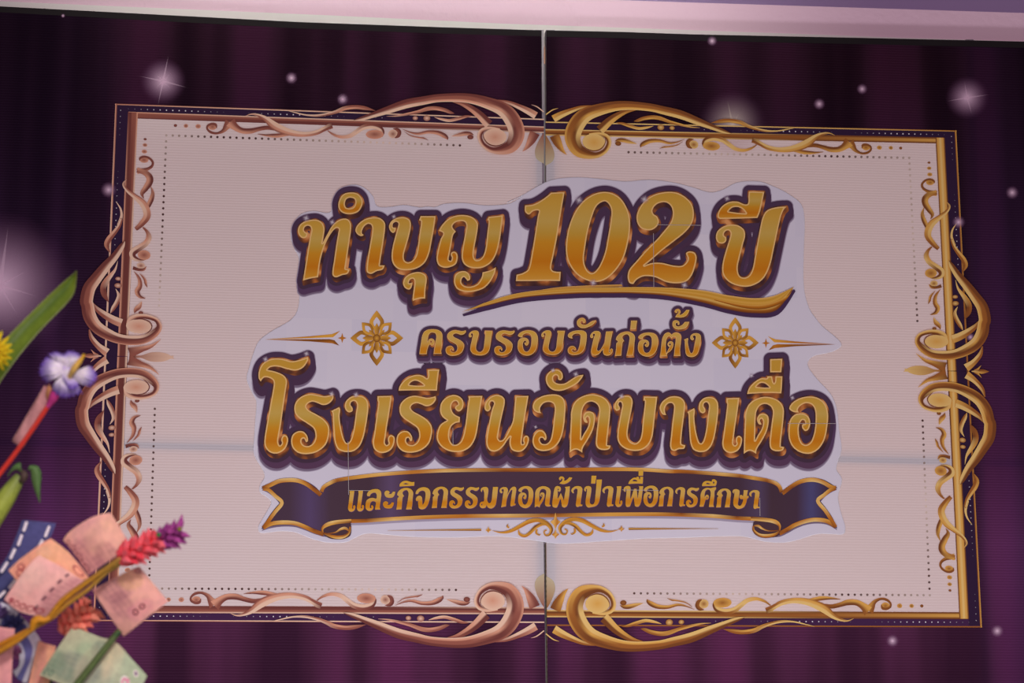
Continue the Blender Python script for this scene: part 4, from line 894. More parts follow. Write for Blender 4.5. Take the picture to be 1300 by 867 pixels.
def arrow(fx):
    up = [crop('ar')(*p) for p in ((612,230),(680,258),(860,277),(1235,305),(850,293),(670,285))]
    dn = [crop('ar')(*p) for p in ((620,358),(660,312),(700,303),(1235,305),(860,322),(680,338))]
    c_ = crop('ar')(595, 293); dm = [(c_[0], c_[1]-6), (c_[0]+1.3, c_[1]-1.3), (c_[0]+5, c_[1]), (c_[0]+1.3, c_[1]+1.3), (c_[0], c_[1]+6), (c_[0]-1.3, c_[1]+1.3), (c_[0]-5, c_[1]), (c_[0]-1.3, c_[1]-1.3)]
    r = flat('arrow', [[fx(*p) for p in up]], INK, .0030, TC, None, lambda x, y: mixc(GP['l'], GP['m'], (int(x*3) % 2)))
    flat('arrow_blade', [[fx(*p) for p in dn]], INK, .0030, r, None, lambda x, y: mixc(GP['m'], GP['d'], (int(x*3) % 2)))
    flat('diamond', [[fx(*p) for p in dm]], INK, .0031, r, None, lambda x, y: GP['m'])
arrow(lambda x, y: (x, y)); arrow(lambda x, y: (434.5-(x-972.4)*1.108, 429.2+(y-435.6)*1.05))
FLP = [("100,195,2 180,212,14 260,200,26 340,160,32 420,118,36 500,105,34 570,130,36 615,180,30 600,228,20 565,235,14 552,205,12 575,190,12"), ("330,185,2 340,225,22 385,242,24 430,215,28 480,165,30 540,140,24 590,150,6"), ("250,170,14 232,160,14 240,140,6"), ("490,185,16 485,215,18 510,235,10 522,225,4")]
fr = None
for mir in (0, 1):
    for s in FLP:
        P = stroke_pts([('fl', s)]); c_ = 610+653/6.842
        if mir: P = [(2*c_-x, y-1.2, w_) for x, y, w_ in P]
        o_ = stroke('flourish' if fr is None else 'flourish_curl', P, ['ml','lm','dl','lm'], GP, .0050, TC if fr is None else fr)
        fr = fr or o_
for x, y, w_, h_ in ((705.2,662.6,6.6,12),(705.2,678.5,5,7),(620,673,4,4.5),(789,671.5,4,4.5)):
    flat('diamond', [[(x, y-h_), (x+w_*.35, y-h_*.25), (x+w_, y), (x+w_*.3, y+h_*.35), (x, y+h_*.8), (x-w_*.3, y+h_*.35), (x-w_, y), (x-w_*.35, y-h_*.25)]], INK, .0052, fr, None, lambda a, b_: mixc(GP['p'], GP['m'], (int(a*5) % 2)))
loft2('hairline', [(492,673.6),(550,672.5),(611,671.4)], [(492,673.9),(550,673.6),(611,673.9)], [GP['l'], GP['d']], .0050, fr)
loft2('hairline', [(798,670.2),(860,670.7),(912,671)], [(798,672.8),(860,671.8),(912,671.3)], [GP['l'], GP['d']], .0050, fr)
# star glints printed on the lettering
for x, y, r in ((388.6,276.8,6),(421.7,282,5),(500,275,4),(735,254,7),(818,253,7),(923,252,5),(337,456,5),(389,449,5),(421,500,5),(452,501,5),(702,470,4),(731,475,5),(789,503,5),(954,477,4),(1006,505,4),(753,359,6),(869,362,6),(680,542,3)):
    sparkle('glint', x, y, r, [(-70,r*1.2,.5),(110,r*1.2,.5),(20,r*1.2,.5),(200,r*1.2,.5)], TC, .75, .0058, core=A(226,186,214))

# ------------------------------------------------------------------ the money-tree sprays in front of the backdrop
FAB = mat_vcol('petal_fabric', .8, .1, .10, 160)
PAPERNOTE = mat_vcol('banknote_paper', .75, .1, .10, 110)
LEAFM = mat_vcol('leaf_green', .5, .3, .10, 120)
STEMM = mat_vcol('stem', .5, .3, .12, 150)
def spl2(rows, nu, nv):
    R = [crspline(r, nu) for r in rows]; R = np.array(R)              # rows x U x 3
    return np.array([crspline(R[:, k], nv) for k in range(R.shape[1])]).transpose(1, 0, 2)
def sheet(name, rows, mat, parent, colf, nu=6, nv=4, thick=.0004, origin=None, smooth_=True, ruffle=0):
    """curved sheet through rows of (px x, px y, depth); rows run along u, stacked along v"""
    G = spl2(rows, nu, nv); m_, n_ = G.shape[:2]
    if ruffle:
        ph = random.uniform(0, 6)
        for j in range(m_):
            for i in range(n_):
                v = j/(m_-1); d = G[-1, i, :2]-G[0, i, :2]; d /= np.linalg.norm(d)+1e-9
                k = math.sin(i*1.9+ph)+.6*math.sin(i*3.1+2*ph)
                G[j, i, :2] += d*k*ruffle*v**3; G[j, i, 2] += .0016*math.sin(i*1.3+ph)*v**2
    V = [at(*G[j, i]) for j in range(m_) for i in range(n_)]
    C_ = [colf(i/(n_-1), j/(m_-1)) for j in range(m_) for i in range(n_)]
    F = [(j*n_+i, j*n_+i+1, (j+1)*n_+i+1, (j+1)*n_+i) for j in range(m_-1) for i in range(n_-1)]
    o = link(name, V, F, mat, parent, col=C_, smooth=smooth_, origin=origin)
    if thick: solid(o, thick)
    o_G[o.name] = G
    return o
o_G = {}
def tube(name, pts, mat, parent, colf, sides=10, n=5, origin=None):
    S = crspline(pts, n); V = []; F = []; C_ = []
    P = np.array([at(x, y, d) for x, y, d, r in S]); T = np.gradient(P, axis=0)
    for i in range(len(S)):
        t = T[i]/(np.linalg.norm(T[i])+1e-12); a = np.cross(t, FWD); a /= np.linalg.norm(a)+1e-12; b_ = np.cross(t, a)
        r = S[i, 3]*S[i, 2]/FPX
        for k in range(sides):
            th = 2*math.pi*k/sides; V.append(P[i]+a*math.cos(th)*r+b_*math.sin(th)*r); C_.append(colf(i/(len(S)-1), k/sides))
    for i in range(len(S)-1):
        for k in range(sides):
            F.append((i*sides+k, i*sides+(k+1) % sides, (i+1)*sides+(k+1) % sides, (i+1)*sides+k))
    F.append(tuple(range(sides))); F.append(tuple(reversed([(len(S)-1)*sides+k for k in range(sides)])))
    return link(name, V, F, mat, parent, col=C_, smooth=True, origin=origin)
def note_decal(name, G, polys, mat, parent, lift=.0012):
    """flat printed marks given in the note's own (u,v)"""
    m_, n_ = G.shape[:2]; V = []; F = []
    for pg in polys:
        b0 = len(V)
        for u, v in pg:
            fu = min(max(u, 0), .9999)*(n_-1); fv = min(max(v, 0), .9999)*(m_-1); i, j = int(fu), int(fv); a, b_ = fu-i, fv-j
            q = G[j, i]*(1-a)*(1-b_)+G[j, i+1]*a*(1-b_)+G[j+1, i]*(1-a)*b_+G[j+1, i+1]*a*b_
            V.append(at(q[0], q[1], q[2]-lift))
        if len(pg) == 4: F.append((b0, b0+1, b0+2, b0+3))
        else:
            k = len(pg)//2
            F += [(b0+i, b0+(i+1) % k, b0+k+(i+1) % k, b0+k+i) for i in range(k)]
    return link(name, V, F, mat, parent)
def ring_uv(cu, cv, ru, rv, th=.3):
    k = 14
    return [(cu+ru*math.cos(2*math.pi*i/k), cv+rv*math.sin(2*math.pi*i/k)) for i in range(k)] + [(cu+ru*(1-th)*math.cos(2*math.pi*i/k), cv+rv*(1-th)*math.sin(2*math.pi*i/k)) for i in range(k)]
def bar_uv(u0, v0, u1, v1, w_):
    dx, dy = u1-u0, v1-v0; L = math.hypot(dx, dy); nx, ny = -dy/L*w_/2, dx/L*w_/2
    return [(u0+nx, v0+ny), (u1+nx, v1+ny), (u1-nx, v1-ny), (u0-nx, v0-ny)]
PINK = (A(196,130,132), A(162,94,102), A(192,138,122))
SALM = (A(190,122,112), A(164,92,94), A(190,138,110))
GREEN = (A(140,144,124), A(106,110,102), A(158,138,124))
def print_col(base, spots, seed=0.0):
    def f(u, v):
        c = base[0]; g = .5+.5*math.sin(7.3*u+3.1*v+seed)*math.cos(5.7*v-2.9*u+seed*2)
        c = mixc(c, base[2], g*.55)
        for su, sv, ru, rv, k, cc in spots:
            d = math.hypot((u-su)/ru, (v-sv)/rv)
            if d < 1.25: c = mixc(c, cc, k*max(0, min(1, (1.25-d)*3))*(.75+.25*math.sin(40*u+31*v)*math.cos(37*v-29*u)))
        return c
    return f
def note(label, rows, base, spots, seed, nu=10, nv=10):
    c = np.mean([at(*p) for r in rows for p in r], axis=0)
    o = sheet('banknote', rows, PAPERNOTE, None, print_col(base, spots, seed), nu, nv, .0003, c)
    tag(o, label, 'banknote', 'banknotes in the money sprays'); return o
MAUVE = A(138,80,94); RED = mat_plain('note_red_print', A(140,58,70), .8, .1); MAUVEM = mat_plain('note_mauve_print', A(126,66,78), .8, .1)
DARKM = mat_plain('note_thread', A(104,62,74), .6, .2); GREENM = mat_plain('note_green_print', A(88,98,88), .8, .1)

# pink note behind the big flower spike (upper half)
n1 = note('pink banknote standing upright behind the gold stick, its curved top edge over the copper border', [
    [(80,686,2.515),(88,675,2.512),(110,660,2.508),(127,653,2.506),(140.5,651,2.506)],
    [(92,700,2.506),(103,690,2.502),(122,677,2.498),(137,671,2.498),(150,666,2.500)],
    [(112,730,2.500),(124,722,2.496),(140,711,2.494),(154,703,2.496),(170,700,2.500)]], PINK,
    [(.22,.75,.22,.35,.75,MAUVE),(.62,.62,.30,.35,.35,A(200,146,120)),(.5,.9,.2,.2,.6,MAUVE),(.42,.35,.22,.3,.35,A(170,112,124))], .4)
note_decal('numeral', o_G[n1.name], [ring_uv(.085,.25+.2*k,.052,.085,.3) for k in range(4)], MAUVEM, n1)
n2 = note('pink banknote hanging to the lower right of the gold stick, folded down the middle', [
    [(117,749,2.497),(132,741,2.494),(150,731,2.492),(166,723,2.494),(177,719,2.500)],
    [(134,775,2.500),(148,765,2.495),(164,754,2.492),(182,744,2.494),(194,740,2.500)],
    [(157,808,2.508),(170,798,2.500),(186,785,2.497),(203,772,2.498),(213.5,763.5,2.504)]], PINK,
    [(.38,.25,.26,.28,.75,A(138,86,100)),(.66,.22,.2,.25,.6,A(206,142,104)),(.3,.55,.16,.22,.7,A(142,88,98)),(.5,.80,.2,.14,.45,A(186,104,132)),(.85,.08,.1,.14,.5,MAUVE)], 1.7)
note_decal('crest', o_G[n2.name], [ring_uv(.86,.13,.07,.075,.35), ring_uv(.42,.78,.05,.05,.5), ring_uv(.55,.77,.05,.045,.5)], MAUVEM, n2)
n3 = note('salmon banknote lying behind the front pink note over the navy ribbon', [
    [(10.5,724,2.500),(24,711,2.497),(40,699,2.494),(54,689,2.493),(64.6,683.5,2.494)],
    [(24,741,2.496),(42,728,2.491),(59,714,2.489),(75,706,2.489),(89,703,2.491)],
    [(40,760,2.492),(60,750,2.487),(78,741,2.485),(98,737,2.485),(115,736,2.487)]], SALM,
    [(.72,.45,.26,.35,.4,A(206,150,116)),(.4,.75,.3,.2,.5,A(190,120,126)),(.62,.25,.10,.16,.4,A(182,140,128))], 2.6)
note_decal('numeral', o_G[n3.name], [ring_uv(.88,.80,.075,.10,.22), ring_uv(.13,.30,.05,.09,.3), ring_uv(.20,.20,.05,.09,.3)], RED, n3)
n4 = note('pink banknote in front with a dashed security thread and a row of round red numerals', [
    [(5,761,2.478),(15,746,2.474),(28,728,2.471),(40,713,2.470),(50,704.6,2.472)],
    [(26,777,2.474),(39,759,2.469),(52,743,2.466),(66,728,2.466),(78,720,2.469)],
    [(62,785,2.472),(78,774,2.467),(92,762,2.465),(103,751,2.466),(112,741,2.470)]], (A(198,134,138), A(162,94,104), A(194,142,136)),
    [(.45,.86,.5,.2,.7,A(134,76,92)),(.85,.9,.2,.15,.6,A(160,100,110)),(.2,.35,.25,.2,.35,A(190,120,124)),(.5,.25,.3,.2,.2,A(212,160,160))], 3.3)
note_decal('numeral', o_G[n4.name], [ring_uv(.085,.20,.05,.055,.75)]+[ring_uv(.085+.008*k,.20+.135*k,.05,.062,.32) for k in range(1,5)], RED, n4)
note_decal('security_thread', o_G[n4.name], [bar_uv(.10+.185*k,.66,.19+.185*k,.66,.035) for k in range(5)], DARKM, n4)
# green note
GSP = [(.30,.35,.10,.13,.5,A(112,126,106)),(.30,.66,.24,.22,.75,A(96,96,96)),(.44,.26,.085,.16,.8,A(98,104,98)),(.60,.75,.16,.3,.45,A(126,128,126)),(.06,.72,.10,.2,.8,A(96,108,94)),(.18,.78,.14,.14,.6,A(104,116,102)),(.62,.2,.10,.4,.6,A(180,154,134)),(.40,.55,.10,.3,.35,A(176,156,136)),(.86,.5,.2,.5,.6,A(152,158,142))]
n5 = note('pale green banknote lowest in the spray, crossed by a dark green straw', [
    [(92,795,2.520),(110,802,2.515),(128,809,2.512),(147,815,2.511),(167,836,2.514),(187,858,2.520)],
    [(72,824,2.514),(92,832,2.508),(113,841,2.505),(135,850,2.503),(153,869,2.506),(172,887,2.512)],
    [(50,857,2.510),(72,866,2.504),(95,875,2.500),(118,884,2.498),(136,898,2.500),(156,912,2.506)]], GREEN, GSP, 4.2, 9, 12)
note_decal('crest', o_G[n5.name], [ring_uv(.83,.42,.055,.10,.9), ring_uv(.885,.17,.026,.06,.9)], mat_plain('note_crest_white', A(190,178,178), .8), n5)
note_decal('crest', o_G[n5.name], [ring_uv(.83,.42,.038,.07,.55), ring_uv(.845,.36,.018,.035,.6)], mat_plain('note_crest_pink', A(186,116,140), .8), n5, .0018)
note_decal('crest', o_G[n5.name], [ring_uv(.885,.17,.014,.03,.9)], mat_plain('note_crest_violet', A(104,78,104), .8), n5, .0018)
two_ = [bar_uv(.035,.80,.065,.80,.018), bar_uv(.065,.80,.05,.87,.018), bar_uv(.05,.87,.035,.93,.018), bar_uv(.035,.93,.07,.93,.018)]
note_decal('numeral', o_G[n5.name], two_+[ring_uv(.105,.865,.022,.07,.4)], GREENM, n5)
n6 = note('narrow pink banknote strip at the bottom between white ribbon and green note', [
    [(49,813,2.540),(56,816,2.537),(63,818,2.536),(71,820,2.538)], [(43,838,2.538),(50,842,2.534),(57,846,2.533),(65,850,2.535)], [(33,882,2.536),(42,884,2.532),(50,886,2.531),(60,888,2.533)]], SALM, [(.4,.5,.3,.3,.4,MAUVE)], 5.1)
n7 = note('pink banknote at the lower left corner under the knotted gold stick', [
    [(-14,793,2.486),(-4,795,2.484),(8,797,2.484),(19,798,2.486)], [(-14,835,2.484),(-4,835,2.481),(7,836,2.481),(16,836,2.483)], [(-14,885,2.482),(-4,885,2.479),(6,885,2.479),(14,885,2.481)]], (A(176,112,122), A(150,90,108), A(184,124,124)), [(.5,.3,.4,.2,.4,MAUVE)], 6.3)

# navy ribbon with white dashes
def navyc(u, v): return mixc(A(54,54,92), A(66,62,108), .5+.5*math.sin(3.0*u+.5))
rows = [[(28,660,2.545),(20,681,2.545),(10,704,2.548),(-2,722,2.552),(-14,738,2.556)], [(50,662,2.540),(43,682,2.540),(30,708,2.542),(12,740,2.546),(-8,764,2.550)], [(71.5,664,2.545),(64,682,2.544),(48,700,2.546),(20,745,2.548),(-6,772,2.552)]]
rib = tag(sheet('ribbon', rows, FAB, None, navyc, 8, 6, .0004, at(30,720,2.545)), 'navy blue ribbon with two lines of white dashes behind the banknotes', 'ribbon')
V = []; F = []
for x0, y0, x1, y1 in ((197,145,200,205),(170,248,145,318),(115,358,85,422),(55,462,14,527),(385,180,358,248),(332,288,298,348),(122,593,75,653),(36,688,-4,728)):
    a = np.array(crop('k5')(x0, y0)); b_ = np.array(crop('k5')(x1, y1))
    if x0 == 197: a, b_ = np.array(crop('k5')(208,146)), np.array(crop('k5')(188,205))
    t = (b_-a)/np.linalg.norm(b_-a); n_ = np.array([-t[1], t[0]]); b0 = len(V); pts = []
    for k in range(7):
        th = math.pi*(-.5+k/6); pts.append(b_+(t*math.cos(th)+n_*math.sin(th))*1.75)
    for k in range(7):
        th = math.pi*(.5+k/6); pts.append(a+(t*math.cos(th)+n_*math.sin(th))*1.75)
    V += [at(p[0], p[1], 2.5365) for p in pts]; F.append(tuple(range(b0, b0+14)))
link('dash_pattern', V, F, mat_plain('white_dash', A(206,190,200), .8), rib)
# white ribbon with a periwinkle stripe
def whitec(u, v):
    return A(168,156,178) if v < .36 or v > .74 else A(86,80,132)
rows = [[(-12,758,2.552),(15,771,2.550),(31,786,2.548),(44,801,2.548),(52,815,2.550),(48,832,2.552),(41,846,2.555),(34,868,2.560)],
        [(-12,766,2.550),(11,780,2.547),(25,795,2.545),(36,809,2.545),(42,822,2.547),(40,835,2.549),(36,846,2.552),(28,866,2.557)],
        [(-12,774,2.550),(8,789,2.547),(19,803,2.545),(28,815,2.545),(33,826,2.547),(33,837,2.549),(30,846,2.552),(22,862,2.557)],
        [(-12,783,2.552),(4,797,2.550),(13,811,2.548),(19,822,2.548),(23,831,2.550),(25,839,2.552),(23,847,2.555),(16,852,2.560)]]
tag(sheet('ribbon', rows, FAB, None, whitec, 6, 8, .0004, at(20,810,2.55)), 'white ribbon with a periwinkle blue stripe looping behind the lower left corner', 'ribbon')

# ---- long green leaf
el = [(497,72),(400,152),(300,243),(200,342),(80,463),(-60,610),(-180,740)]; er = [(497,74),(484,200),(438,274),(345,372),(250,470),(100,652),(-60,880)]
A1 = [(*crop('k1')(*p), 2.60-.012*i) for i, p in enumerate(el)]; B1 = [(*crop('k1')(*p), 2.60-.012*i) for i, p in enumerate(er)]
M1 = [((a[0]+b_[0])/2-1, (a[1]+b_[1])/2-1, a[2]+.006) for a, b_ in zip(A1, B1)]
def leafc(u, v):
    c = mixc(A(70,88,32), A(92,104,34), .5+.5*math.sin(9*v+2*u)); e = abs(v-.5)*2
    c = mixc(c, A(118,112,78), max(0, e-.86)*5); return mixc(A(104,108,34), c, min(1, .45+u*2.2)) if v > .5 else c
tag(sheet('green_leaf', [A1, M1, B1], LEAFM, None, leafc, 6, 5, .0007, at(30,440,2.56)), 'long green pointed leaf slanting up in front of the large star glow', 'leaf')

# ---- yellow flower at the left edge
yf = thing('yellow_flower', 'yellow strappy flower half cut off by the left edge of the photo', 'flower', at(-8,446,2.50))
V = []; F = []; C_ = []
for ring, (n_, r0, r1, w_, dz) in enumerate(((17, 6, 29, 2.5, 0), (15, 4, 23, 2.3, -.012), (10, 3, 14, 2.1, -.02))):
    for k in range(n_):
        a = 2*math.pi*(k+.37*ring)/n_+random.uniform(-.05, .05); ca, sa = math.cos(a), math.sin(a); L = r1*random.uniform(.9, 1.05); b0 = len(V)
        for t, ww in ((0, .5), (.3, .9), (.62, 1.0), (.85, .75), (1.0, .12)):
            rr = r0+(L-r0)*t
            for s in (-1, 0, 1):
                V.append(at(-9+ca*rr-sa*s*w_*ww, 446+sa*rr+ca*s*w_*ww, 2.50+dz-.010*math.sin(t*2.6)-(.0015 if s == 0 else 0)+.012*t*t))
                C_.append(mixc(A(176,120,14), A(212,172,36), t*.9) if s else mixc(A(160,104,12), A(206,162,30), t))
        for q in range(4):
            for s in range(2): F.append((b0+q*3+s, b0+q*3+s+1, b0+q*3+s+4, b0+q*3+s+3))
link('petals', V, F, FAB, yf, col=C_, smooth=True)
def dome(name, cx, cy, d, r, mat, parent, c0, c1, bulge=.6, n=18):
    V = [at(cx, cy, d-r*bulge*d/FPX)]; C_ = [c0]; F = []
    for j in range(1, 6):
        p = j/5*math.pi/2
        for k in range(n):
            a = 2*math.pi*k/n; V.append(at(cx+r*math.sin(p)*math.cos(a), cy+r*math.sin(p)*math.sin(a), d-r*bulge*math.cos(p)*d/FPX)); C_.append(mixc(c0, c1, j/5))
    F = [(0, 1+k, 1+(k+1) % n) for k in range(n)]
    for j in range(4):
        for k in range(n): F.append((1+j*n+k, 1+(j+1)*n+k, 1+(j+1)*n+(k+1) % n, 1+j*n+(k+1) % n))
    return link(name, V, F, mat, parent, col=C_, smooth=True)
dome('flower_centre', -9, 446, 2.475, 8, FAB, yf, A(150,92,16), A(120,70,14))
tube('stem', [(-9,446,2.51,2.5),(-16,500,2.515,2.5),(-30,600,2.52,2.5)], STEMM, yf, lambda u, v: A(84,96,40))

# ---- violet iris on a red straw, with a rolled note
ir = thing('iris_flower', 'violet and white artificial flower on a red straw stem', 'flower', at(0,598,2.50))
tube('straw_stem', [(69,503,2.487,3.0),(48,535,2.489,3.1),(22,572,2.492,3.2),(-4,606,2.495,3.3),(-40,655,2.50,3.4)], mat_plain('red_straw', A(164,40,34), .35, .4), ir, lambda u, v: A(160,40,34))
tube('calyx', [(71,497,2.484,6.5),(68,504,2.485,6.2),(64,511,2.487,4.4),(60,517,2.488,3.0)], FAB, ir, lambda u, v: A(150,44,104))
def petal(pts_base, pts_mid, pts_tip, edge=.5):
    rows = [pts_base, pts_mid, pts_tip]
    def cf(u, v):
        k = max(v, .75*abs(u-.5)*2*(.3+.7*v)); w_ = max(0, min(1, (k-edge)/(1-edge)*1.15))
        c = mixc(A(222,204,226), A(96,56,166), w_**.9); return mixc(c, A(160,132,194), .3*(.5+.5*math.sin(23*u+9*v)))
    return sheet('petal', rows, FAB, ir, cf, 9, 8, .0005, ruffle=2.0)
K = crop('k1')
def kp(x, y, d): return (*K(x, y), d)
C0 = 2.478
petal([kp(420,735,C0),kp(410,720,C0),kp(405,705,C0),kp(412,690,C0)], [kp(345,775,C0-.004),kp(335,730,C0-.012),kp(335,690,C0-.010),kp(350,650,C0)], [kp(300,790,C0+.008),kp(258,735,C0+.002),kp(270,672,C0+.004),kp(305,628,C0+.01)], .42)
petal([kp(405,700,C0+.002),kp(415,690,C0+.002),kp(428,688,C0+.002),kp(440,695,C0+.002)], [kp(345,645,C0+.004),kp(385,640,C0-.006),kp(420,640,C0-.004),kp(455,650,C0+.004)], [kp(318,612,C0+.012),kp(362,596,C0+.006),kp(405,612,C0+.010),kp(438,600,C0+.012)], .5)
petal([kp(430,700,C0),kp(442,692,C0),kp(455,695,C0),kp(465,705,C0)], [kp(420,640,C0+.003),kp(455,640,C0-.004),kp(495,645,C0-.004),kp(520,665,C0+.003)], [kp(425,606,C0+.012),kp(450,592,C0+.010),kp(500,605,C0+.010),kp(538,635,C0+.012)], .5)
petal([kp(455,745,C0-.002),kp(465,730,C0-.002),kp(478,722,C0-.002),kp(490,720,C0-.002)], [kp(520,800,C0-.004),kp(545,760,C0-.012),kp(560,725,C0-.010),kp(560,690,C0-.002)], [kp(580,820,C0+.006),kp(618,780,C0+.002),kp(624,735,C0+.004),kp(585,685,C0+.01)], .45)
petal([kp(405,745,C0-.003),kp(420,752,C0-.003),kp(440,756,C0-.003),kp(460,752,C0-.003)], [kp(352,800,C0-.004),kp(405,815,C0-.014),kp(455,820,C0-.012),kp(505,810,C0-.004)], [kp(345,855,C0+.004),kp(400,888,C0-.002),kp(455,885,C0),kp(528,858,C0+.006)], .38)
petal([kp(402,730,C0-.005),kp(420,742,C0-.006),kp(440,752,C0-.006),kp(465,758,C0-.005)], [kp(408,765,C0-.012),kp(430,785,C0-.02),kp(465,795,C0-.018),kp(500,790,C0-.01)], [kp(415,800,C0-.010),kp(450,838,C0-.014),kp(485,835,C0-.012),kp(510,810,C0-.006)], .05)
dome('throat', *K(432,728), C0+.002, 8.5, FAB, ir, A(206,188,212), A(150,118,184), .3)
tube('stamen', [kp(450,755,C0-.014)+(3.2,), kp(480,705,C0-.022)+(4.2,), kp(515,655,C0-.020)+(3.2,), kp(545,612,C0-.014)+(1.6,)], FAB, ir, lambda u, v: mixc(A(166,130,90), A(174,124,22), u))
rn = thing('banknote', 'pink banknote rolled around the red straw below the violet flower', 'banknote', at(40,540,2.5), 'banknotes in the money sprays')
V = []; F = []; C_ = []
ax0 = np.array(at(*crop('k2')(306,352), 2.492)); ax1 = np.array(at(*crop('k2')(108,690), 2.496)); t = (ax1-ax0)/np.linalg.norm(ax1-ax0)
sa = np.cross(t, FWD); sa /= np.linalg.norm(sa); sb = np.cross(t, sa); R0 = .0072
for j in range(13):
    for k in range(20):
        th = 2*math.pi*k/19*1.08; r = R0*(1+.12*k/19); V.append(ax0+(ax1-ax0)*j/12+(sa*math.cos(th)*1.05+sb*math.sin(th)*.8)*r)
        C_.append(mixc(A(166,112,118), A(132,84,92), .5+.5*math.sin(j*1.1+k*.9)*math.cos(k*.5)))
for j in range(12):
    for k in range(19): F.append((j*20+k, j*20+k+1, (j+1)*20+k+1, (j+1)*20+k))
solid(link('note_roll', V, F, PAPERNOTE, rn, col=C_, smooth=True), .0003)
sheet('folded_corner', [[(*crop('k2')(300,325), 2.486),(*crop('k2')(322,368), 2.484),(*crop('k2')(330,410), 2.484)], [(*crop('k2')(285,355), 2.486),(*crop('k2')(300,390), 2.483),(*crop('k2')(312,420), 2.484)], [(*crop('k2')(276,392), 2.487),(*crop('k2')(288,420), 2.485),(*crop('k2')(296,440), 2.486)]], PAPERNOTE, rn, lambda u, v: mixc(A(150,98,70), A(120,70,50), v))

# ---- thick green shoot with small leaves
gs = thing('green_shoot', 'thick yellow green plant shoot with a dark node and two small leaves', 'plant', at(-20,660,2.53))
tube('stem', [(*crop('k3')(112,190), 2.535, 6.5),(*crop('k3')(80,240), 2.533, 9.5),(*crop('k3')(20,330), 2.53, 12.5),(*crop('k3')(-60,450), 2.528, 14)], STEMM, gs, lambda u, v: mixc(A(84,92,50), A(120,124,52), min(1, u*1.6)))
tube('node', [(*crop('k3')(118,165), 2.525, 2.5),(*crop('k3')(135,185), 2.522, 4.5),(*crop('k3')(125,210), 2.524, 4.2),(*crop('k3')(108,222), 2.53, 2.5)], STEMM, gs, lambda u, v: A(62,46,44))
def smleaf(pts):
    a = [(*crop('k3')(x, y), 2.522) for x, y, _, _ in pts]; b_ = [(*crop('k3')(x, y), 2.522) for _, _, x, y in pts]
    mm = [((p[0]+q[0])/2, (p[1]+q[1])/2, 2.518) for p, q in zip(a, b_)]
    sheet('leaf', [a, mm, b_], LEAFM, gs, lambda u, v: mixc(A(74,92,56), A(60,84,46), v), 5, 4, .0005)
smleaf([(150,160,165,132),(168,165,210,140),(175,215,228,190),(190,270,222,250),(217,338,220,340)])
smleaf([(118,170,112,118),(90,158,95,122),(62,170,75,135),(40,200,50,175)])

# ---- spiky artificial flower heads
def spiky(parent, name, axis, n_, L, wd, c0, c1, seed, depth, spread=1.0, fwd=.45):
    rnd = random.Random(seed); V = []; F = []; C_ = []
    a0, a1 = np.array(axis[0]), np.array(axis[1]); t2 = (a1-a0)/np.linalg.norm(a1-a0); n2_ = np.array([-t2[1], t2[0]])
    for i in range(n_):
        s = (i+.5)/n_; ph = i*2.399963; c = a0+(a1-a0)*s
        rad = math.sin(min(1, .35+s*1.1)*math.pi*.62)*spread
        side, dep = math.cos(ph), math.sin(ph)
        l_ = L*rnd.uniform(.85, 1.15); tilt = fwd*rnd.uniform(.7, 1.3)
        d3 = n2_*side*rad+t2*tilt; b2 = c+n2_*side*axis[2]*rad*.35
        p0 = np.array(at(b2[0], b2[1], depth-dep*axis[2]*rad*.35*depth/FPX)); tip = c+d3*l_+n2_*side*axis[2]*.35
        p1 = np.array(at(tip[0], tip[1], depth-(dep*rad*l_+dep*axis[2]*.35)*depth/FPX))
        dirv = p1-p0; q = np.cross(dirv, FWD); q /= np.linalg.norm(q)+1e-9; q2 = np.cross(dirv, q); q2 /= np.linalg.norm(q2)+1e-9; b0 = len(V)
        w_ = wd*depth/FPX*rnd.uniform(.85, 1.1); cc = mixc(c0, c1, rnd.random())
        for k in range(6):
            th = 2*math.pi*k/6; V.append(p0+(q*math.cos(th)+q2*math.sin(th))*w_*.7); C_.append(mixc(cc, c1, .4))
        for k in range(6):
            th = 2*math.pi*k/6; V.append(p0+dirv*.4+(q*math.cos(th)+q2*math.sin(th))*w_); C_.append(cc)
        V.append(p1); C_.append(cc)
        for k in range(6):
            F.append((b0+k, b0+(k+1) % 6, b0+6+(k+1) % 6, b0+6+k)); F.append((b0+6+k, b0+6+(k+1) % 6, b0+12))
        F.append(tuple(b0+k for k in reversed(range(6))))
    return link(name, V, F, FAB, parent, col=C_)
f1 = thing('spiky_flower', 'spiky pink and purple artificial flower head on twisted gold sticks', 'flower', at(0,835,2.45))
spiky(f1, 'pink_spikes', ((150,709),(200,686), 13), 38, 17.0, 5.4, A(214,84,98), A(186,50,66), 3, 2.455)
spiky(f1, 'purple_spikes', ((198,687),(230,675), 12), 26, 17.0, 4.6, A(150,62,130), A(112,40,100), 5, 2.458, 1.0, .5)
dome('bead', *crop('k4')(875,240), 2.418, 3.0, FAB, f1, A(50,110,60), A(34,70,40), 1)
dome('bead', *crop('k4')(1040,196), 2.42, 3.0, FAB, f1, A(120,110,40), A(70,70,30), 1)
gold = lambda u, v: mixc(A(150,94,22), A(120,84,30), .5+.5*math.sin(14*u))
tube('gold_stick', [(154,708,2.452,2.2),(146,714,2.450,3.2),(112,738,2.448,3.6),(80,762,2.447,3.8),(62,784,2.447,3.4),(50,789,2.446,3.6),(43,797,2.446,3.2),(20,814,2.447,3.8),(-8,831,2.448,4.0),(-40,850,2.45,4)], STEMM, f1, gold)
tube('gold_stick', [(160,711,2.456,2.0),(140,722,2.453,2.8),(112,748,2.452,2.8),(84,768,2.451,3.0),(66,784,2.451,3.0),(46,795,2.450,3.0),(20,808,2.452,3.0),(-8,822,2.453,3.0)], STEMM, f1, lambda u, v: mixc(A(120,92,40), A(158,92,20), u))
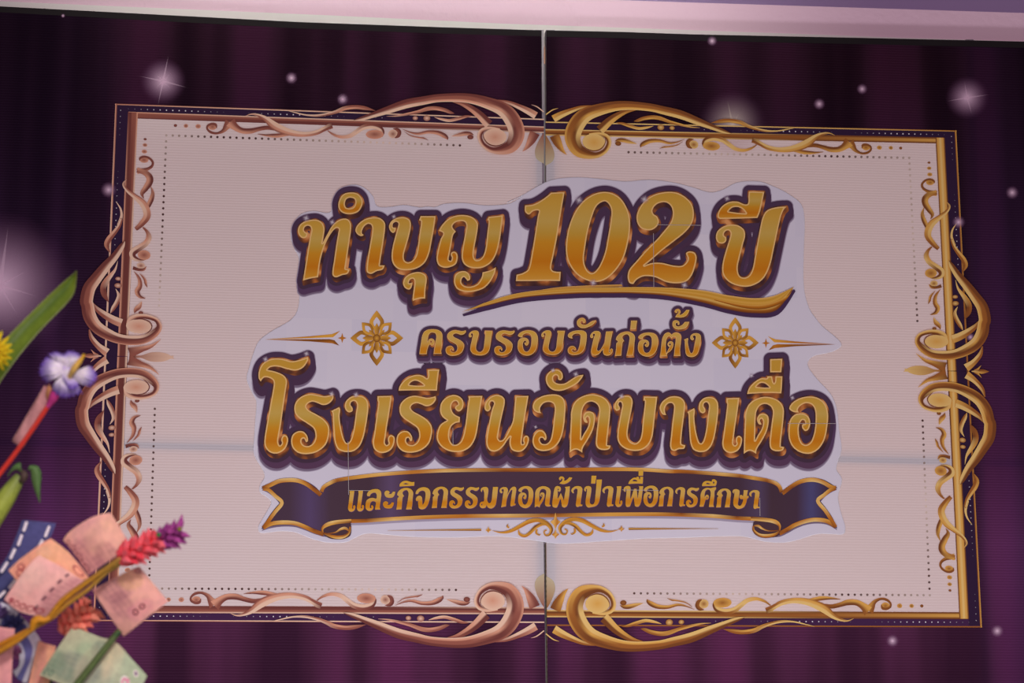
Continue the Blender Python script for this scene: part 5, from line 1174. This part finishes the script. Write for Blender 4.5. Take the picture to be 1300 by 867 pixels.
tube('stick_knot', [(40,800,2.444,3.0),(43,790,2.442,4.8),(49,786,2.442,5.0),(57,787,2.443,3.6),(64,783,2.445,3.0)], STEMM, f1, lambda u, v: A(166,104,24))
tube('thin_stem', [(158,712,2.460,2.6),(142,722,2.458,3.0),(124,733,2.458,2.4),(108,741,2.458,1.4)], STEMM, f1, lambda u, v: A(104,88,40))
f2 = thing('spiky_flower', 'coral spiky artificial flower head behind the gold stick and above the green note', 'flower', at(90,800,2.53))
spiky(f2, 'coral_spikes', ((80,806),(116,770), 14), 36, 18, 6.0, A(214,112,100), A(184,76,74), 11, 2.535, 1.05, .25)
tube('stem', [(98,788,2.545,2.0),(70,850,2.60,2.0),(56,900,2.62,2.0)], STEMM, f2, lambda u, v: A(60,70,40))
dome('bead', *crop('k7')(505,128), 2.500, 2.4, FAB, f2, A(60,66,66), A(40,40,48), 1); dome('bead', *crop('k7')(508,192), 2.499, 2.2, FAB, f2, A(56,34,40), A(40,24,30), 1)
f3 = thing('spiky_flower', 'small dark blue and violet spiky flower beside the white ribbon in the lower left corner', 'flower', at(8,830,2.53))
spiky(f3, 'blue_spikes', ((2,796),(28,790), 8), 30, 13, 3.2, A(66,62,112), A(44,42,84), 17, 2.53, 1.0, .3)
spiky(f3, 'violet_spikes', ((-4,782),(4,772), 6), 12, 10, 3.0, A(92,70,118), A(70,46,92), 19, 2.535)
spiky(f3, 'plum_spikes', ((12,826),(24,828), 7), 16, 9, 3.0, A(104,54,92), A(84,40,70), 23, 2.525, 1.0, .3)
gst = thing('green_straw', 'dark green straw lying diagonally across the green banknote', 'straw', at(95,870,2.48))
tube('straw', [(152,800,2.488,3.6),(140,815,2.486,4.0),(122,838,2.484,4.3),(98,868,2.482,4.6),(70,903,2.48,4.8)], STEMM, gst, lambda u, v: mixc(A(56,62,38), A(70,80,48), .5+.5*math.sin(2*math.pi*v)))
sheet('straw_tip', [[(*crop('k7')(668,478), 2.489),(*crop('k7')(708,440), 2.487),(*crop('k7')(745,405), 2.487)], [(*crop('k7')(680,490), 2.486),(*crop('k7')(725,455), 2.483),(*crop('k7')(765,420), 2.485)], [(*crop('k7')(700,500), 2.489),(*crop('k7')(745,470), 2.487),(*crop('k7')(775,440), 2.487)]], LEAFM, gst, lambda u, v: A(44,66,42), 4, 3, .0005)
